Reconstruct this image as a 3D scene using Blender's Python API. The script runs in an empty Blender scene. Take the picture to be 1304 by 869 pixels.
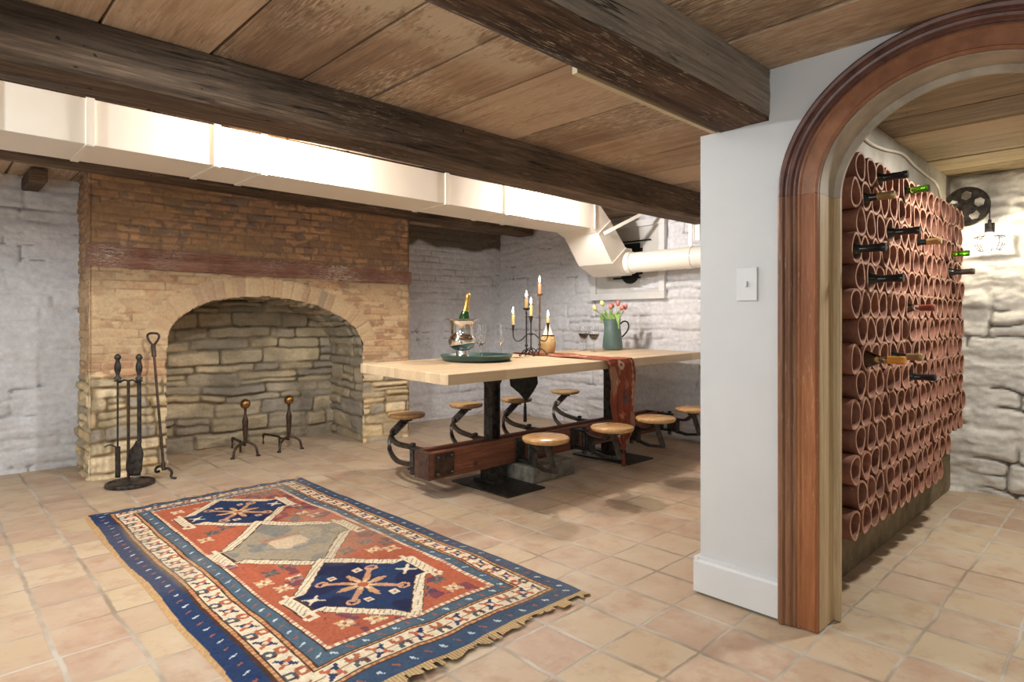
import bpy, bmesh, math, random
import numpy as np
from mathutils import Vector, Matrix, noise as mnoise

S = bpy.context.scene
COL = S.collection
PI = math.pi

# ------------------------------------------------------------------ camera
YAW = math.atan2(818, 790)          # angle between the table axis (X) and the view direction
cam_d = bpy.data.cameras.new('camera')
cam = bpy.data.objects.new('camera', cam_d)
COL.objects.link(cam)
cam.location = (0, 0, 1.1)
cam.rotation_euler = (PI/2, 0, YAW - PI/2)
cam_d.sensor_width = 36.0
cam_d.lens = 36.0*790/1304
cam_d.shift_y = -(434.5-410)/1304.0
cam_d.clip_start = 0.05
S.camera = cam

# ------------------------------------------------------------------ world, lights, exposure
S.view_settings.view_transform = 'Standard'
S.view_settings.look = 'None'
S.view_settings.gamma = 1.0
S.view_settings.use_curve_mapping = False
S.view_settings.exposure = 0.56
W = bpy.data.worlds.new('world'); S.world = W
W.use_nodes = True
W.node_tree.nodes['Background'].inputs[0].default_value = (0.9, 0.93, 1.0, 1)
W.node_tree.nodes['Background'].inputs[1].default_value = 0.38

def point(name, loc, power, col, r=0.04):
    l = bpy.data.lights.new(name, 'POINT'); l.energy = power; l.color = col; l.shadow_soft_size = r
    o = bpy.data.objects.new(name, l); COL.objects.link(o); o.location = loc
    return o
def area(name, loc, target, size, power, col, sizey=None):
    l = bpy.data.lights.new(name, 'AREA'); l.energy = power; l.color = col; l.size = size
    if sizey: l.shape = 'RECTANGLE'; l.size_y = sizey
    o = bpy.data.objects.new(name, l); COL.objects.link(o); o.location = loc
    o.rotation_euler = (Vector(target)-Vector(loc)).to_track_quat('-Z', 'Y').to_euler()
    return o
WARM = (1.0, 0.90, 0.76)
NEUT = (1.0, 0.955, 0.90)
point('ceiling_lamp_table_left', (1.50, 3.36, 1.99), 52, (1.0, 0.97, 0.93), 0.035)
point('ceiling_lamp_table_right', (3.62, 3.36, 1.99), 43, (1.0, 0.97, 0.93), 0.035)
point('ceiling_lamp_far_left', (-0.75, 3.25, 1.97), 62, (0.86, 0.95, 1.0), 0.035)
area('fill_light_front', (0.2, -0.7, 1.98), (0.9, 1.2, 0.3), 1.2, 11, (0.86, 0.96, 1.0))  # unseen fill added behind the camera to brighten the near bay
area('fill_light_middle', (0.6, 1.9, 2.12), (0.8, 2.0, 0.0), 0.7, 10, (0.90, 0.97, 1.0))  # added fill between the beams, stands for no fixture
area('fill_light_left', (-1.8, 0.6, 1.35), (2.0, 2.5, 0.8), 1.3, 21, (0.74, 0.89, 1.0))  # added cool fill from the left, no window on that side
area('wine_room_ceiling_lamp', (3.5, 0.27, 2.03), (3.5, 0.27, 0.0), 0.12, 20, (1.0, 0.97, 0.90))

# ------------------------------------------------------------------ numpy noise
def _hash(ix, iy, seed):
    h = (ix.astype(np.int64)*374761393 + iy.astype(np.int64)*668265263 + seed*1442695041) & 0xFFFFFFFF
    h = ((h ^ (h >> 13))*1274126177) & 0xFFFFFFFF
    h = (h ^ (h >> 16)) & 0xFFFFFF
    return h/float(0xFFFFFF)
def vnoise(x, y, seed=0):
    ix = np.floor(x); iy = np.floor(y); fx = x-ix; fy = y-iy
    ux = fx*fx*(3-2*fx); uy = fy*fy*(3-2*fy)
    a = _hash(ix, iy, seed); b = _hash(ix+1, iy, seed); c = _hash(ix, iy+1, seed); d = _hash(ix+1, iy+1, seed)
    return a*(1-ux)*(1-uy)+b*ux*(1-uy)+c*(1-ux)*uy+d*ux*uy
def fbm(x, y, seed=0, octs=4):
    s = 0; a = 0.5; t = 0
    for k in range(octs):
        s = s+a*vnoise(x*2**k+17.3*k, y*2**k+9.1*k, seed+k); t += a; a *= 0.5
    return s/t
def smooth01(e0, e1, x):
    t = np.clip((x-e0)/(e1-e0), 0, 1); return t*t*(3-2*t)
def lin(c):
    c = np.asarray(c, float)
    c = c/255.0
    return np.where(c <= 0.04045, c/12.92, ((c+0.055)/1.055)**2.4)
def L(r, g, b): return tuple(float(v) for v in lin([r, g, b]))
def mixc(a, b, t):
    t = np.asarray(t)[..., None]; return a*(1-t)+b*t

def stones(U, V, hmin, hmax, wmin, wmax, seed, warp=0.02, split=0.35):
    """coursed rubble: returns edge distance, per-stone random (2), v-in-stone"""
    rng = np.random.RandomState(seed)
    Vw = V + warp*2*(fbm(U*1.6, V*2.2, seed+5, 3)-0.5) + warp*0.6*(fbm(U*9, V*9, seed+6, 2)-0.5)
    Uw = U + warp*1.6*(fbm(U*4+5, V*5, seed+8, 3)-0.5)
    v0 = V.min()-0.2; ed = [v0]
    while ed[-1] < V.max()+0.3: ed.append(ed[-1]+rng.uniform(hmin, hmax))
    ed = np.array(ed)
    idx = np.clip(np.searchsorted(ed, Vw, side='right')-1, 0, len(ed)-2)
    edge = np.zeros_like(U); r1 = np.zeros_like(U); r2 = np.zeros_like(U)
    for k in range(len(ed)-1):
        m = idx == k
        if not m.any(): continue
        b = [U.min()-0.5]
        while b[-1] < U.max()+0.5: b.append(b[-1]+rng.uniform(wmin, wmax))
        b = np.array(b); n = len(b)
        ra = rng.rand(n); rb = rng.rand(n); sp = rng.rand(n) < split; fr = rng.uniform(0.35, 0.65, n)
        u = Uw[m]; v = Vw[m]
        j = np.clip(np.searchsorted(b, u, side='right')-1, 0, n-2)
        dx = np.minimum(u-b[j], b[j+1]-u)
        lo = np.full(u.shape, ed[k]); hi = np.full(u.shape, ed[k+1])
        mid = lo+(hi-lo)*fr[j]
        s = sp[j] & ((ed[k+1]-ed[k]) > (hmin+hmax)/2)
        up = s & (v > mid)
        lo = np.where(up, mid, lo); hi = np.where(s & ~up, mid, hi)
        dy = np.minimum(v-lo, hi-v)
        e = np.minimum(dx, dy)
        q = 0.03
        ex = np.clip(q-dx, 0, q); ey = np.clip(q-dy, 0, q)
        e = np.minimum(e, np.maximum(q-np.sqrt(ex*ex+ey*ey), 0)+0*e)
        edge[m] = e; r1[m] = np.where(up, rb[j], ra[j]); r2[m] = np.where(up, ra[j]*7.3 % 1, rb[j]*5.1 % 1)
    return edge, r1, r2

def bricks(U, V, bw, bh, seed, warp=0.006):
    Vw = V+warp*2*(fbm(U*1.3, V*2, seed+3, 3)-0.5)+0.004*(fbm(U*14, V*14, seed+4, 2)-0.5)
    r = np.floor(Vw/bh); off = (np.mod(r, 2))*0.5*bw+_hash(r, r*0, seed)*0.06
    Uw = U+warp*(fbm(U*5, V*5, seed+9, 2)-0.5)+off
    c = np.floor(Uw/bw)
    dx = np.minimum(Uw-c*bw, (c+1)*bw-Uw); dy = np.minimum(Vw-r*bh, (r+1)*bh-Vw)
    return np.minimum(dx, dy), _hash(c, r, seed+11), _hash(c+31, r, seed+12)

# ------------------------------------------------------------------ object helpers
def tag(o, label=None, cat=None, group=None, kind=None):
    if label: o['label'] = label
    if cat: o['category'] = cat
    if group: o['group'] = group
    if kind: o['kind'] = kind
    return o
def thing(name, label, cat, loc=(0, 0, 0), rz=0, group=None, kind=None):
    o = bpy.data.objects.new(name, None); COL.objects.link(o)
    o.location = loc; o.rotation_euler = (0, 0, rz); o.empty_display_size = 0.1
    return tag(o, label, cat, group, kind)
def mkobj(name, verts, faces, mat, parent=None, smooth=False, col=None):
    me = bpy.data.meshes.new(name)
    if isinstance(verts, np.ndarray) and isinstance(faces, np.ndarray):
        nv = len(verts); nf = len(faces); k = faces.shape[1]
        me.vertices.add(nv); me.vertices.foreach_set('co', verts.astype(np.float32).ravel())
        me.loops.add(nf*k); me.loops.foreach_set('vertex_index', faces.astype(np.int32).ravel())
        me.polygons.add(nf); me.polygons.foreach_set('loop_start', np.arange(0, nf*k, k, dtype=np.int32))
        me.update(calc_edges=True); me.validate()
    else:
        me.from_pydata([tuple(v) for v in verts], [], [tuple(f) for f in faces]); me.update()
    if smooth: me.polygons.foreach_set('use_smooth', [True]*len(me.polygons))
    if col is not None:
        a = me.color_attributes.new('Col', 'FLOAT_COLOR', 'POINT')
        c4 = np.ones((len(me.vertices), 4), np.float32); c4[:, :3] = col
        a.data.foreach_set('color', c4.ravel())
    me.materials.append(mat)
    o = bpy.data.objects.new(name, me); COL.objects.link(o)
    if parent: o.parent = parent
    return o
def catmull(pts, n=6, closed=False):
    P = [Vector(p) for p in pts]; out = []
    m = len(P)
    rng_ = range(m if closed else m-1)
    for i in rng_:
        if closed: p0, p1, p2, p3 = P[i-1], P[i], P[(i+1) % m], P[(i+2) % m]
        else:
            p1, p2 = P[i], P[i+1]; p0 = P[i-1] if i > 0 else p1*2-p2; p3 = P[i+2] if i+2 < m else p2*2-p1
        for k in range(n):
            t = k/n
            out.append(0.5*((2*p1)+(p2-p0)*t+(2*p0-5*p1+4*p2-p3)*t*t+(3*p1-p0-3*p2+p3)*t**3))
    if not closed: out.append(P[-1])
    return out
class MB:
    def __init__(s): s.v = []; s.f = []
    def add(s, vs, fs):
        o = len(s.v); s.v += [tuple(v) for v in vs]; s.f += [tuple(i+o for i in f) for f in fs]; return s
    def box(s, c, size, rot=None, bev=0.0):
        hx, hy, hz = size[0]/2, size[1]/2, size[2]/2
        if bev > 0:
            bm = bmesh.new(); bmesh.ops.create_cube(bm, size=1)
            for v in bm.verts: v.co = Vector((v.co.x*size[0], v.co.y*size[1], v.co.z*size[2]))
            bmesh.ops.bevel(bm, geom=bm.edges[:], offset=bev, segments=2, affect='EDGES', profile=0.5)
            bm.verts.index_update()
            vs = [v.co.copy() for v in bm.verts]; fs = [[v.index for v in f.verts] for f in bm.faces]; bm.free()
        else:
            vs = [Vector((x*hx, y*hy, z*hz)) for x in (-1, 1) for y in (-1, 1) for z in (-1, 1)]
            fs = [(0, 1, 3, 2), (4, 6, 7, 5), (0, 4, 5, 1), (2, 3, 7, 6), (0, 2, 6, 4), (1, 5, 7, 3)]
        if rot is not None: vs = [rot @ v for v in vs]
        c = Vector(c); return s.add([v+c for v in vs], fs)
    def tube(s, pts, r, n=8, caps=True, closed=False):
        P = [Vector(p) for p in pts]; m = len(P)
        R = r if isinstance(r, (list, tuple)) else [r]*m
        vs = []; prev = None
        for i in range(m):
            if closed: t = P[(i+1) % m]-P[i-1]
            else: t = (P[min(i+1, m-1)]-P[max(i-1, 0)])
            t.normalize()
            if prev is None:
                a = Vector((0, 0, 1)) if abs(t.z) < 0.9 else Vector((1, 0, 0)); u = t.cross(a).normalized()
            else:
                u = prev-t*prev.dot(t)
                u = u.normalized() if u.length > 1e-6 else t.orthogonal().normalized()
            prev = u; w = t.cross(u)
            for k in range(n):
                an = 2*PI*k/n; vs.append(P[i]+(u*math.cos(an)+w*math.sin(an))*R[i])
        fs = []
        for i in range(m if closed else m-1):
            for k in range(n):
                a = i*n+k; b = i*n+(k+1) % n; j = ((i+1) % m)*n
                fs.append((a, b, j+(k+1) % n, j+k))
        if caps and not closed:
            fs.append(tuple(range(n))[::-1]); fs.append(tuple((m-1)*n+k for k in range(n)))
        return s.add(vs, fs)
    def bar(s, pts, w, h, up=(0, 0, 1)):
        """rectangular section sweep: w sideways, h along up"""
        P = [Vector(p) for p in pts]; m = len(P); vs = []; up = Vector(up)
        for i in range(m):
            t = (P[min(i+1, m-1)]-P[max(i-1, 0)]).normalized()
            side = t.cross(up)
            if side.length < 1e-3: side = t.orthogonal()
            side.normalize(); q = side.cross(t).normalized()
            for a, b in ((-1, -1), (1, -1), (1, 1), (-1, 1)): vs.append(P[i]+side*(a*w/2)+q*(b*h/2))
        fs = []
        for i in range(m-1):
            for k in range(4):
                a = i*4+k; b = i*4+(k+1) % 4; fs.append((a, b, b+4, a+4))
        fs += [(3, 2, 1, 0), tuple((m-1)*4+k for k in range(4))]
        return s.add(vs, fs)
    def lathe(s, prof, n=24, c=(0, 0, 0), M=None):
        vs = []; fs = []; c = Vector(c); m = len(prof)
        for r, z in prof:
            for k in range(n):
                an = 2*PI*k/n; v = Vector((r*math.cos(an), r*math.sin(an), z))
                if M is not None: v = M @ v
                vs.append(v+c)
        for i in range(m-1):
            for k in range(n):
                a = i*n+k; b = i*n+(k+1) % n; fs.append((a, b, b+n, a+n))
        if prof[0][0] > 1e-5: fs.append(tuple(range(n))[::-1])
        if prof[-1][0] > 1e-5: fs.append(tuple((m-1)*n+k for k in range(n)))
        return s.add(vs, fs)
    def sphere(s, c, r, n=12, m=8, sc=(1, 1, 1)):
        prof = [(max(1e-6, r*math.sin(PI*i/m)), -r*math.cos(PI*i/m)) for i in range(m+1)]
        return s.lathe(prof, n, c, Matrix.Diagonal(sc))
    def prism(s, poly, axis, a, b):
        """extrude 2D polygon; axis 'x': (y,z), 'y': (x,z), 'z': (x,y)"""
        def mk(p, t):
            return {'x': (t, p[0], p[1]), 'y': (p[0], t, p[1]), 'z': (p[0], p[1], t)}[axis]
        n = len(poly); vs = [mk(p, a) for p in poly]+[mk(p, b) for p in poly]
        fs = [(i, (i+1) % n, n+(i+1) % n, n+i) for i in range(n)]+[tuple(range(n))[::-1], tuple(range(n, 2*n))]
        return s.add(vs, fs)
    def build(s, name, mat, parent=None, smooth=False, auto=None):
        o = mkobj(name, s.v, s.f, mat, parent)
        bm = bmesh.new(); bm.from_mesh(o.data)
        bmesh.ops.remove_doubles(bm, verts=bm.verts, dist=1e-6)
        bmesh.ops.recalc_face_normals(bm, faces=bm.faces); bm.to_mesh(o.data); bm.free()
        if smooth:
            for p in o.data.polygons: p.use_smooth = True
            o.data.set_sharp_from_angle(angle=math.radians(auto or 40))
        return o
def grid(nu, nv):
    i = np.arange(nu-1)[:, None]; j = np.arange(nv-1)[None, :]
    a = (i*nv+j).ravel(); return np.stack([a, a+nv, a+nv+1, a+1], 1)

# ------------------------------------------------------------------ materials
def newmat(name):
    m = bpy.data.materials.new(name); m.use_nodes = True
    nt = m.node_tree; b = nt.nodes['Principled BSDF']
    return m, nt, b
def pr(name, col, rough=0.5, metal=0.0, **kw):
    m, nt, b = newmat(name)
    b.inputs['Base Color'].default_value = (*col, 1); b.inputs['Roughness'].default_value = rough
    b.inputs['Metallic'].default_value = metal
    for k, v in kw.items(): b.inputs[k.replace('_', ' ')].default_value = v
    return m
def node(nt, t, **kw):
    n = nt.nodes.new(t)
    for k, v in kw.items(): setattr(n, k, v)
    return n
def mathn(nt, op, a, b=None, c=None, clamp=False):
    n = nt.nodes.new('ShaderNodeMath'); n.operation = op; n.use_clamp = clamp
    for i, v in enumerate((a, b, c)):
        if v is None: continue
        if isinstance(v, (int, float)): n.inputs[i].default_value = v
        else: nt.links.new(v, n.inputs[i])
    return n.outputs[0]
def ramp(nt, fac, stops, interp='LINEAR'):
    n = nt.nodes.new('ShaderNodeValToRGB'); n.color_ramp.interpolation = interp
    el = n.color_ramp.elements
    while len(el) > 1: el.remove(el[-1])
    el[0].position = stops[0][0]; el[0].color = (*stops[0][1], 1)
    for p, c in stops[1:]:
        e = el.new(p); e.color = (*c, 1)
    nt.links.new(fac, n.inputs[0]); return n.outputs[0]
def mixrgb(nt, f, a, b, mode='MIX'):
    n = nt.nodes.new('ShaderNodeMix'); n.data_type = 'RGBA'; n.blend_type = mode
    for i, v in ((0, f), (6, a), (7, b)):
        if isinstance(v, (int, float)): n.inputs[i].default_value = v
        elif isinstance(v, tuple): n.inputs[i].default_value = (*v[:3], 1)
        else: nt.links.new(v, n.inputs[i])
    return n.outputs[2]
def noisen(nt, vec, scale, detail=4, rough=0.55, dim='3D'):
    n = nt.nodes.new('ShaderNodeTexNoise'); n.inputs['Scale'].default_value = scale
    n.inputs['Detail'].default_value = detail; n.inputs['Roughness'].default_value = rough
    if vec is not None: nt.links.new(vec, n.inputs['Vector'])
    return n.outputs[0]
def coords(nt, scale=(1, 1, 1), kind='Object', loc=(0, 0, 0)):
    t = nt.nodes.new('ShaderNodeTexCoord'); mp = nt.nodes.new('ShaderNodeMapping')
    mp.inputs['Scale'].default_value = scale; mp.inputs['Location'].default_value = loc
    nt.links.new(t.outputs[kind], mp.inputs['Vector']); return mp.outputs[0]
def bump(nt, b, h, strength, dist=0.01):
    n = nt.nodes.new('ShaderNodeBump'); n.inputs['Strength'].default_value = strength; n.inputs['Distance'].default_value = dist
    nt.links.new(h, n.inputs['Height']); nt.links.new(n.outputs[0], b.inputs['Normal'])
def attrmat(name, rough=0.85, bscale=60, bstr=0.4, bdist=0.004, spec=0.3):
    m, nt, b = newmat(name)
    a = node(nt, 'ShaderNodeAttribute', attribute_name='Col')
    v = coords(nt)
    n1 = noisen(nt, v, bscale, 5, 0.6)
    c = mixrgb(nt, 0.35, a.outputs[0], ramp(nt, noisen(nt, v, bscale*0.7, 4, 0.65), [(0.3, (0.55, 0.55, 0.55)), (0.7, (1.25, 1.25, 1.25))]), 'MULTIPLY')
    nt.links.new(c, b.inputs['Base Color']); b.inputs['Roughness'].default_value = rough
    b.inputs['Specular IOR Level'].default_value = spec
    bump(nt, b, n1, bstr, bdist); return m
def noisy(name, c1, c2, scale=20, rough=0.6, metal=0, bstr=0.2, bdist=0.002, stretch=(1, 1, 1), lo=0.35, hi=0.65, r2=None):
    m, nt, b = newmat(name); v = coords(nt, stretch)
    n = noisen(nt, v, scale, 6, 0.62)
    nt.links.new(ramp(nt, n, [(lo, c1), (hi, c2)]), b.inputs['Base Color'])
    b.inputs['Roughness'].default_value = rough; b.inputs['Metallic'].default_value = metal
    if r2 is not None:
        nt.links.new(mathn(nt, 'MULTIPLY_ADD', n, r2-rough, rough), b.inputs['Roughness'])
    bump(nt, b, noisen(nt, v, scale*2.5, 4), bstr, bdist); return m
def wood(name, cols, axis, k=1.0, rough=0.7, fleck=0.0, fleckcol=(0.6, 0.55, 0.45), bstr=0.5, bdist=0.004, attr=False, kind='Object', big=1.2, patch=None, crack=0.0):
    """cols dark, mid, light; axis 0/1/2 = grain direction"""
    m, nt, b = newmat(name)
    sc = [22*k]*3; sc[axis] = 1.1*k
    v = coords(nt, tuple(sc), kind)
    if attr:
        at = node(nt, 'ShaderNodeAttribute', attribute_name='Col')
        sep = node(nt, 'ShaderNodeSeparateColor'); nt.links.new(at.outputs[0], sep.inputs[0])
        cm = node(nt, 'ShaderNodeCombineXYZ'); nt.links.new(mathn(nt, 'MULTIPLY', sep.outputs[0], 40.0), cm.inputs[0])
        nt.links.new(mathn(nt, 'MULTIPLY', sep.outputs[1], 60.0), cm.inputs[1])
        ad = node(nt, 'ShaderNodeVectorMath', operation='ADD'); nt.links.new(v, ad.inputs[0]); nt.links.new(cm.outputs[0], ad.inputs[1]); v = ad.outputs[0]
    g = noisen(nt, v, 1.0, 8, 0.65)
    g2 = noisen(nt, v, 4.0, 8, 0.7)
    big_ = noisen(nt, coords(nt, (1, 1, 1), kind), big, 3, 0.5)
    f = mathn(nt, 'ADD', mathn(nt, 'MULTIPLY', g, 0.45), mathn(nt, 'ADD', mathn(nt, 'MULTIPLY', g2, 0.30), mathn(nt, 'MULTIPLY', big_, 0.28)))
    if attr: f = mathn(nt, 'ADD', f, mathn(nt, 'MULTIPLY_ADD', sep.outputs[2], 0.30, -0.15))
    c = ramp(nt, f, [(0.40, cols[0]), (0.54, cols[1]), (0.68, cols[2])])
    if fleck > 0:
        fs = [150*k]*3; fs[axis] = 14*k
        fn = noisen(nt, coords(nt, tuple(fs), kind), 1.0, 4, 0.7)
        reg = noisen(nt, coords(nt, (1, 1, 1), kind, (3, 1, 7)), 1.7, 3, 0.6)
        ff = mathn(nt, 'MULTIPLY', mathn(nt, 'MULTIPLY_ADD', fn, 9.0, -5.4+fleck, clamp=True), mathn(nt, 'MULTIPLY_ADD', reg, 5.0, -2.0, clamp=True))
        c = mixrgb(nt, ff, c, fleckcol)
    if patch is not None:
        sp = node(nt, 'ShaderNodeSeparateXYZ'); nt.links.new(coords(nt, (1, 1, 1), kind), sp.inputs[0])
        y0, y1, x0, x1, pc = patch
        my = mathn(nt, 'MULTIPLY', mathn(nt, 'MULTIPLY_ADD', sp.outputs[1], 14.0, -14.0*y0, clamp=True), mathn(nt, 'MULTIPLY_ADD', sp.outputs[1], -5.0, 5.0*y1, clamp=True))
        mx = mathn(nt, 'MULTIPLY', mathn(nt, 'MULTIPLY_ADD', sp.outputs[0], 14.0, -14.0*x0, clamp=True), mathn(nt, 'MULTIPLY_ADD', sp.outputs[0], -14.0, 14.0*x1, clamp=True))
        pn = mathn(nt, 'ADD', mathn(nt, 'MULTIPLY', noisen(nt, coords(nt, (1, 1, 1), kind), 5.0, 4, 0.6), 0.55), mathn(nt, 'MULTIPLY', noisen(nt, coords(nt, (70, 16, 20), kind), 1.0, 4, 0.7), 0.45))
        c = mixrgb(nt, mathn(nt, 'MULTIPLY', mathn(nt, 'MULTIPLY_ADD', pn, 14.0, -6.3, clamp=True), mathn(nt, 'MULTIPLY', mx, my)), c, pc)
    hh = mathn(nt, 'ADD', g, mathn(nt, 'MULTIPLY', g2, 0.6))
    if crack > 0:
        cs = [26*k]*3; cs[axis] = 0.9*k
        cn = noisen(nt, coords(nt, tuple(cs), kind, (5, 3, 2)), 1.0, 3, 0.5)
        band = mathn(nt, 'ABSOLUTE', mathn(nt, 'SUBTRACT', cn, 0.5))
        cf = mathn(nt, 'MULTIPLY', mathn(nt, 'MULTIPLY_ADD', band, -70.0, 1.0, clamp=True), mathn(nt, 'MULTIPLY_ADD', noisen(nt, coords(nt, (1, 1, 1), kind, (9, 2, 4)), 2.6, 3, 0.6), 9.0, -4.6, clamp=True))
        cf = mathn(nt, 'MULTIPLY', cf, crack)
        c = mixrgb(nt, cf, c, (0.012, 0.008, 0.006)); hh = mathn(nt, 'SUBTRACT', hh, cf)
        kn = noisen(nt, coords(nt, (1, 1, 1), kind, (1, 8, 4)), 38.0, 1, 0.4)
        c = mixrgb(nt, mathn(nt, 'MULTIPLY', mathn(nt, 'MULTIPLY_ADD', kn, 22.0, -16.5, clamp=True), crack), c, (0.02, 0.014, 0.01))
    nt.links.new(c, b.inputs['Base Color']); b.inputs['Roughness'].default_value = rough
    b.inputs['Specular IOR Level'].default_value = 0.3
    bump(nt, b, hh, bstr, bdist); return m

M = {}
M['stone'] = attrmat('painted_stone', 0.75, 38, 0.6, 0.005)
M['masonry'] = attrmat('raw_masonry', 0.9, 70, 0.7, 0.006)
M['wall'] = noisy('white_wall_paint', L(206, 206, 206), L(211, 211, 210), 3, 0.55, 0, 0.03)
M['trimwhite'] = noisy('white_trim_paint', L(216, 216, 216), L(222, 222, 221), 3, 0.35, 0, 0.02)
M['plainwall'] = noisy('plaster', L(200, 196, 188), L(210, 206, 198), 2, 0.8, 0, 0.1)
M['ceil'] = wood('ceiling_board_wood', (L(134, 111, 91), L(170, 142, 115), L(195, 169, 142)), 1, 1.0, 0.75, 1.1, L(212, 194, 168), 0.5, 0.004, attr=True, crack=0.35, patch=(1.60, 2.02, 0.9, 1.93, L(205, 188, 162)))
M['ceil_wine'] = wood('wine_ceiling_wood', (L(120, 104, 78), L(160, 140, 106), L(190, 170, 132)), 1, 1.0, 0.75, 0.5, L(190, 175, 135), 0.6, 0.004, attr=True, crack=0.5)
M['beam'] = wood('hewn_beam_wood', (L(66, 54, 44), L(106, 88, 72), L(156, 130, 106)), 0, 0.9, 0.85, 0.3, L(175, 150, 120), 1.0, 0.012, crack=0.9)
M['beam_grey'] = wood('grey_beam_wood', (L(124, 112, 100), L(162, 149, 135), L(192, 180, 165)), 0, 0.9, 0.85, 0.3, L(190, 170, 140), 1.0, 0.012, crack=0.8)
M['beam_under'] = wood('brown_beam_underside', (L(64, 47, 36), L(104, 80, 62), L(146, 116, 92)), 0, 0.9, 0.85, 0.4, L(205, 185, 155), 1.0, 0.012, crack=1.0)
M['mantel'] = wood('mantel_wood', (L(104, 68, 54), L(140, 98, 80), L(170, 132, 112)), 0, 1.6, 0.85, 1.0, L(205, 190, 170), 0.7, 0.006)
M['duct'] = noisy('duct_paint', L(232, 225, 212), L(238, 231, 219), 2, 0.38, 0, 0.04)
M['pipe'] = noisy('pipe_paint', L(232, 226, 214), L(238, 232, 221), 2, 0.3, 0, 0.03)
M['iron'] = noisy('black_iron', L(44, 42, 41), L(88, 82, 76), 25, 0.42, 0.75, 0.4, 0.003, r2=0.65)
M['iron_worn'] = noisy('worn_iron', L(50, 47, 45), L(110, 103, 97), 30, 0.33, 0.85, 0.3, 0.002, r2=0.6)
M['iron_brown'] = noisy('brown_iron', L(58, 46, 38), L(92, 74, 60), 30, 0.5, 0.6, 0.4, 0.002)
M['brass_old'] = noisy('aged_brass', L(110, 80, 45), L(165, 125, 75), 12, 0.3, 0.9, 0.2)
M['tabletop'] = wood('pale_butcher_block', (L(186, 160, 125), L(208, 184, 148), L(222, 202, 168)), 0, 1.4, 0.5, 0.0, bstr=0.1, bdist=0.001)
M['tableedge'] = wood('table_edge', (L(150, 120, 88), L(178, 148, 112), L(196, 168, 132)), 0, 1.4, 0.55, 0.0, bstr=0.1, bdist=0.001)
M['beamred'] = wood('red_painted_timber', (L(92, 58, 44), L(134, 82, 60), L(158, 104, 78)), 0, 0.9, 0.5, 0.25, L(170, 120, 95), 0.5, 0.003)
M['beambrown'] = wood('dark_timber', (L(56, 40, 34), L(88, 64, 54), L(116, 88, 74)), 0, 0.9, 0.6, 0.2, L(150, 120, 100), 0.5, 0.003)
M['seat'] = wood('stool_seat_wood', (L(150, 108, 66), L(192, 150, 100), L(214, 176, 124)), 0, 1.6, 0.25, 0.0, bstr=0.1, bdist=0.001)
M['concrete'] = noisy('weathered_concrete', L(92, 88, 78), L(140, 134, 120), 14, 0.9, 0, 0.6, 0.006)
M['casing'] = wood('mahogany_casing', (L(126, 76, 48), L(156, 98, 62), L(180, 122, 80)), 2, 1.2, 0.4, 0.15, L(210, 170, 130), 0.15, 0.002)
M['casing_dark'] = wood('dark_mahogany', (L(76, 50, 40), L(98, 66, 54), L(118, 84, 68)), 2, 1.2, 0.32, 0.12, L(190, 150, 130), 0.15, 0.002)
M['casing_leg_dark'] = wood('brown_mahogany', (L(110, 74, 54), L(140, 100, 74), L(164, 124, 94)), 2, 1.2, 0.35, 0.2, L(200, 165, 140), 0.15, 0.002)
M['jamb'] = wood('pale_jamb_wood', (L(176, 150, 112), L(208, 184, 146), L(224, 204, 170)), 2, 1.0, 0.6, 0.0, bstr=0.15, bdist=0.001)
M['jamb_grey'] = wood('grey_jamb_wood', (L(140, 124, 104), L(176, 162, 142), L(200, 188, 168)), 2, 0.6, 0.6, 0.1, bstr=0.15, bdist=0.001)
M['black'] = pr('black_void', (0.01, 0.01, 0.01), 0.9)

def terracotta():
    m, nt, b = newmat('terracotta')
    oi = node(nt, 'ShaderNodeObjectInfo'); v = coords(nt, (1, 1, 1), 'Object')
    ad = node(nt, 'ShaderNodeVectorMath', operation='ADD'); nt.links.new(v, ad.inputs[0])
    cm = node(nt, 'ShaderNodeCombineXYZ'); nt.links.new(mathn(nt, 'MULTIPLY', oi.outputs['Random'], 37.0), cm.inputs[0]); nt.links.new(cm.outputs[0], ad.inputs[1])
    v = ad.outputs[0]
    n1 = noisen(nt, v, 14, 6, 0.6); n2 = noisen(nt, v, 60, 4, 0.7)
    c = ramp(nt, n1, [(0.3, L(104, 64, 50)), (0.5, L(132, 84, 65)), (0.72, L(152, 106, 86))])
    tint = ramp(nt, oi.outputs['Random'], [(0.0, (0.72, 0.66, 0.64)), (0.5, (1, 1, 1)), (1.0, (1.12, 1.02, 0.96))])
    c = mixrgb(nt, 0.8, c, tint, 'MULTIPLY')
    c = mixrgb(nt, mathn(nt, 'MULTIPLY_ADD', n2, 6.0, -4.0, clamp=True), c, L(205, 175, 155))
    nt.links.new(c, b.inputs['Base Color']); b.inputs['Roughness'].default_value = 0.75
    bump(nt, b, n2, 0.3, 0.002); return m
M['terracotta'] = terracotta()
M['terracotta_rim'] = noisy('terracotta_rim', L(158, 114, 92), L(196, 156, 130), 30, 0.85, 0, 0.5, 0.002)

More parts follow.
